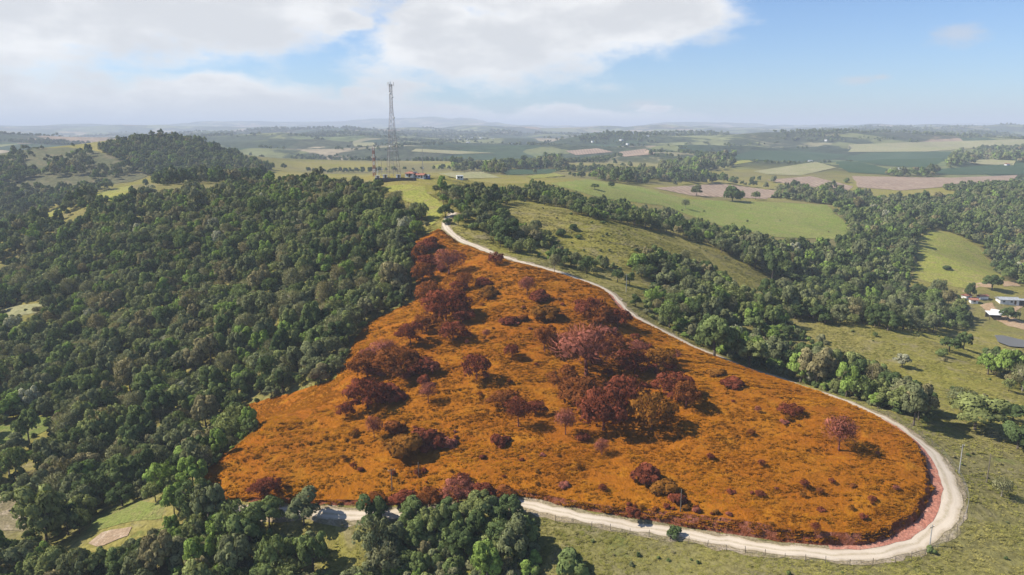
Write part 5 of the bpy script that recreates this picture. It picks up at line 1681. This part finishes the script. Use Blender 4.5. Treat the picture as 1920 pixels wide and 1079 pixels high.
t = thing('compound_wall', 'dark low wall round the tower compound', 'wall', (x, y, z), 0.05)
for k_ in range(7):
    MB().box((-10.5 + k_ * 3.5, 0, 0.6), (3.44, 0.2, 2.6)).build('wall_panel', m_wall_dark, t)
for k_ in range(8):
    MB().box((-12.25 + k_ * 3.5, -0.02, 0.7), (0.28, 0.30, 2.9)).build('pillar', m_wallw if k_ == 0 else m_wall_dark, t)

house('farmhouse', 'long white farmhouse with grey roof at the right edge', at(1888, 569), -0.15, 9.6, 5.4, 2.6, 1.0, m_wallw, m_grey, 0.5, ((-0.3, 's'), (0.1, 's'), (-0.1, 'e')), 0.3)
house('porch_shed', 'dark small lean-to at the end of the white farmhouse', at(1908, 569), -0.15, 5.0, 4.0, 2.2, 0.5, m_wall_dark, m_grey, 0.4, (), None, 0.0, None, 'shed')
house('long_shed', 'long low shed with bright white roof below the farmhouse', at(1877, 588), -0.75, 9.0, 2.8, 1.2, 0.4, m_wallw, m_whitepaint, 0.3, ())
x, y, z = at(1866, 598)
t = thing('open_shed', 'open shed with pale roof on posts beside the yard', 'shed', (x, y, z), -0.2)
MB().poly([(-4.2, -3, 2.7), (4.2, -3, 2.7), (4.2, 3, 3.5), (-4.2, 3, 3.5), (-4.2, -3, 2.55), (4.2, -3, 2.55), (4.2, 3, 3.35), (-4.2, 3, 3.35)],
          [(0, 1, 2, 3), (7, 6, 5, 4), (0, 4, 5, 1), (1, 5, 6, 2), (2, 6, 7, 3), (3, 7, 4, 0)]).build('roof', m_whitepaint, t)
for px_ in (-3.8, 0, 3.8):
    for py_, hh in ((-2.7, 2.6), (2.7, 3.3)):
        MB().box((px_, py_, hh / 2 - 0.2), (0.22, 0.22, hh + 0.4)).build('post', m_wood, t)
MB().box((0, 2.75, 1.2), (7.4, 0.15, 2.8)).build('back_wall', m_wall_dark, t)
house('hut', 'small red roofed hut half hidden by trees left of the farm', at(1812, 560), 0.3, 4.0, 3.2, 2.0, 0.8, m_wallw, m_tile, 0.4, ((0.0, 's'),), None, 0, 'red roofed huts', 'hut')
house('hut', 'second red roofed hut just downhill of the first', at(1825, 568), -0.2, 3.6, 3.0, 1.9, 0.8, m_wallw, m_tile, 0.4, ((0.0, 's'),), None, 0, 'red roofed huts', 'hut')
house('hut', 'low red roofed outbuilding behind the farm yard', at(1842, 560), 0.1, 5.0, 2.8, 1.6, 0.6, m_wallw, m_tile, 0.4, (), None, 0, 'red roofed huts', 'hut')
house('far_farmhouse', 'tiny white farmhouse on the tan pasture far off', at(1519, 304), 0.1, 9.0, 6.0, 3.0, 1.2, m_wallw, m_grey, 0.5, ())
house('far_farmhouse', 'tiny white farm building at the end of the wide brown field', at(1688, 319), 0.1, 7.0, 5.0, 2.8, 1.2, m_wallw, m_grey, 0.5, ())
house('far_farmhouse', 'tiny white farm building by the pale field, far right', at(1888, 311), 0.3, 8.0, 5.0, 3.0, 1.2, m_wallw, m_tile, 0.5, ())
house('far_farmhouse', 'tiny white farm building in the trees, far right', at(1782, 297), 0.3, 8.0, 6.0, 3.0, 1.2, m_wallw, m_tile, 0.5, ())

# the far town: too many and too small to tell apart
mb = MB()
rc = np.random.RandomState(77)
for k_ in range(520):
    u = rc.choice([rc.uniform(1560, 1760), rc.uniform(1590, 1690), rc.uniform(1820, 1905)])
    d_ = rc.uniform(8300, 9400) if u < 1800 else rc.uniform(7600, 8200)
    x = (u - 960) / FPX * d_ * math.cos(PITCH)
    w_ = rc.uniform(12, 26); h_ = rc.uniform(8, 16) if rc.rand() < 0.8 else rc.uniform(22, 48)
    mb.box((x, d_, hz(x, d_) + h_ / 2 - 2), (w_, w_ * 0.8, h_ + 4), rc.uniform(0, 1.5))
mb.build('distant_town', m_wallw, None, kind='stuff', label='far white town in the haze near the horizon on the right', category='town')
mb = MB()
for k_ in range(60):
    u = rc.choice([rc.uniform(1100, 1180), rc.uniform(1200, 1330), rc.uniform(1480, 1560), rc.uniform(860, 960)])
    d_ = rc.uniform(2200, 4200)
    x = (u - 960) / FPX * d_ * math.cos(PITCH)
    mb.box((x, d_, hz(x, d_) + 2), (rc.uniform(8, 16), 8, 5), rc.uniform(0, 1.5))
mb.build('distant_farms', m_wallw, None, kind='stuff', label='scattered pale farm buildings dotting the middle distance', category='farms')

# ------------------------------------------------------------------ poles and fence
def pole(u, v0, v1, label, m_, arm=True, surf=None, lamp=False):
    x, y, z = stand(u, v1, surf)
    H_ = (v1 - v0) / FPX * float(project(x, y, z)[2]) * 1.12
    t = thing('utility_pole', label, 'pole', (x, y, z))
    MB().tube((0, 0, -0.6), (0, 0, H_), 0.12, 0.08, 7).build('shaft', m_, t)
    if arm:
        MB().box((0, 0, H_ - 0.5), (1.3, 0.09, 0.10), 0.5).build('crossarm', m_wood, t)
        for s_ in (-0.7, 0.0, 0.7):
            MB().tube((s_ * math.cos(.5), s_ * math.sin(.5), H_ - 0.43), (s_ * math.cos(.5), s_ * math.sin(.5), H_ - 0.2), 0.05, 0.03, 5).build('insulator', m_whitepaint, t)
    return x, y, z + H_


pole(1743, 985, 1024, 'grey pole on the inner lower side of the road bend', m_conc)
pole(1798, 836, 888, 'grey pole in the grass outside the road bend', m_conc)
pole(1850, 855, 905, 'weathered thin pole in the right-hand grass', m_wood, False)
pole(1626, 722, 754, 'pale pole beside the thicket at the right road', m_conc)
pole(735, 878, 919, 'dark wooden pole on the lower left of the orange plot', m_wood, True, plot_h)
pole(785, 868, 896, 'short dark wooden pole on the orange plot', m_wood, False, plot_h)
pole(1276, 916, 957, 'dark pole at the lower right bush row of the plot', m_wood, False, plot_h)
pole(1174, 517, 548, 'white pole right of the upper road', m_conc)
pole(1911, 585, 600, 'pole in the farm yard at the right edge', m_wood)

# fence on the outer side of the road
lo_i = int(np.argmin(np.abs(_karg - 8.0))); hi_i = int(np.argmin(np.abs(_karg - 27.0)))
fence = thing('wire_fence', 'wire fence of wooden posts along the outer edge of the dirt road', 'fence', (0, 0, 0))
post = MB().tube((0, 0, -0.4), (0.02, 0.01, 1.35), 0.065, 0.05, 6)
pm = mesh_from('post', post.v, post.f, m_wood, False)
fp_ = []
last = -9
for i in range(lo_i, hi_i):
    if _l[i] - last < 2.3:
        continue
    last = _l[i]
    p = RC[i] - RN[i] * (RW[i] / 2 + 1.15 + 0.25 * float(fbm(_l[i] / 9.0, 2.0, 91, 2)))
    fp_.append((p[0], p[1]))
fz_ = height([p[0] for p in fp_], [p[1] for p in fp_])
for (a_, b_), z in zip(fp_, fz_):
    o = obj('post', pm, fence)
    o.location = (a_, b_, z)
    o.rotation_euler = (random.uniform(-.07, .07), random.uniform(-.07, .07), random.uniform(0, 6))
    o.scale = (1, 1, random.uniform(0.85, 1.15))
for hh in (0.45, 0.85, 1.2):
    mb = MB()
    for k_ in range(len(fp_) - 1):
        mb.tube((fp_[k_][0], fp_[k_][1], fz_[k_] + hh), (fp_[k_ + 1][0], fp_[k_ + 1][1], fz_[k_ + 1] + hh), 0.012, None, 3, False)
    mb.build('wire', m_steel, fence)

# ------------------------------------------------------------------ haze
m_haze = bpy.data.materials.new('haze_air')
m_haze.use_nodes = True
H = NT(m_haze.node_tree)
pv = H.n('ShaderNodeVolumePrincipled', {'Color': (0.82, 0.90, 1.0), 'Density': 0.00017, 'Anisotropy': 0.0})
pv.inputs['Density Attribute'].default_value = ''
H.t.links.new(pv.outputs[0], H.n('ShaderNodeOutputMaterial').inputs['Volume'])
zmin = float(GZ.min()) - 1.0
zmax = max(float(GZ.max()), CAMZ + 60) + 8.0
print('z range', zmin, zmax)
MB().box((0, 14300, (zmin + zmax) / 2), (61500, 33000, zmax - zmin)).build('haze', m_haze, None, kind='stuff', label='pale blue air haze over the whole landscape', category='haze')
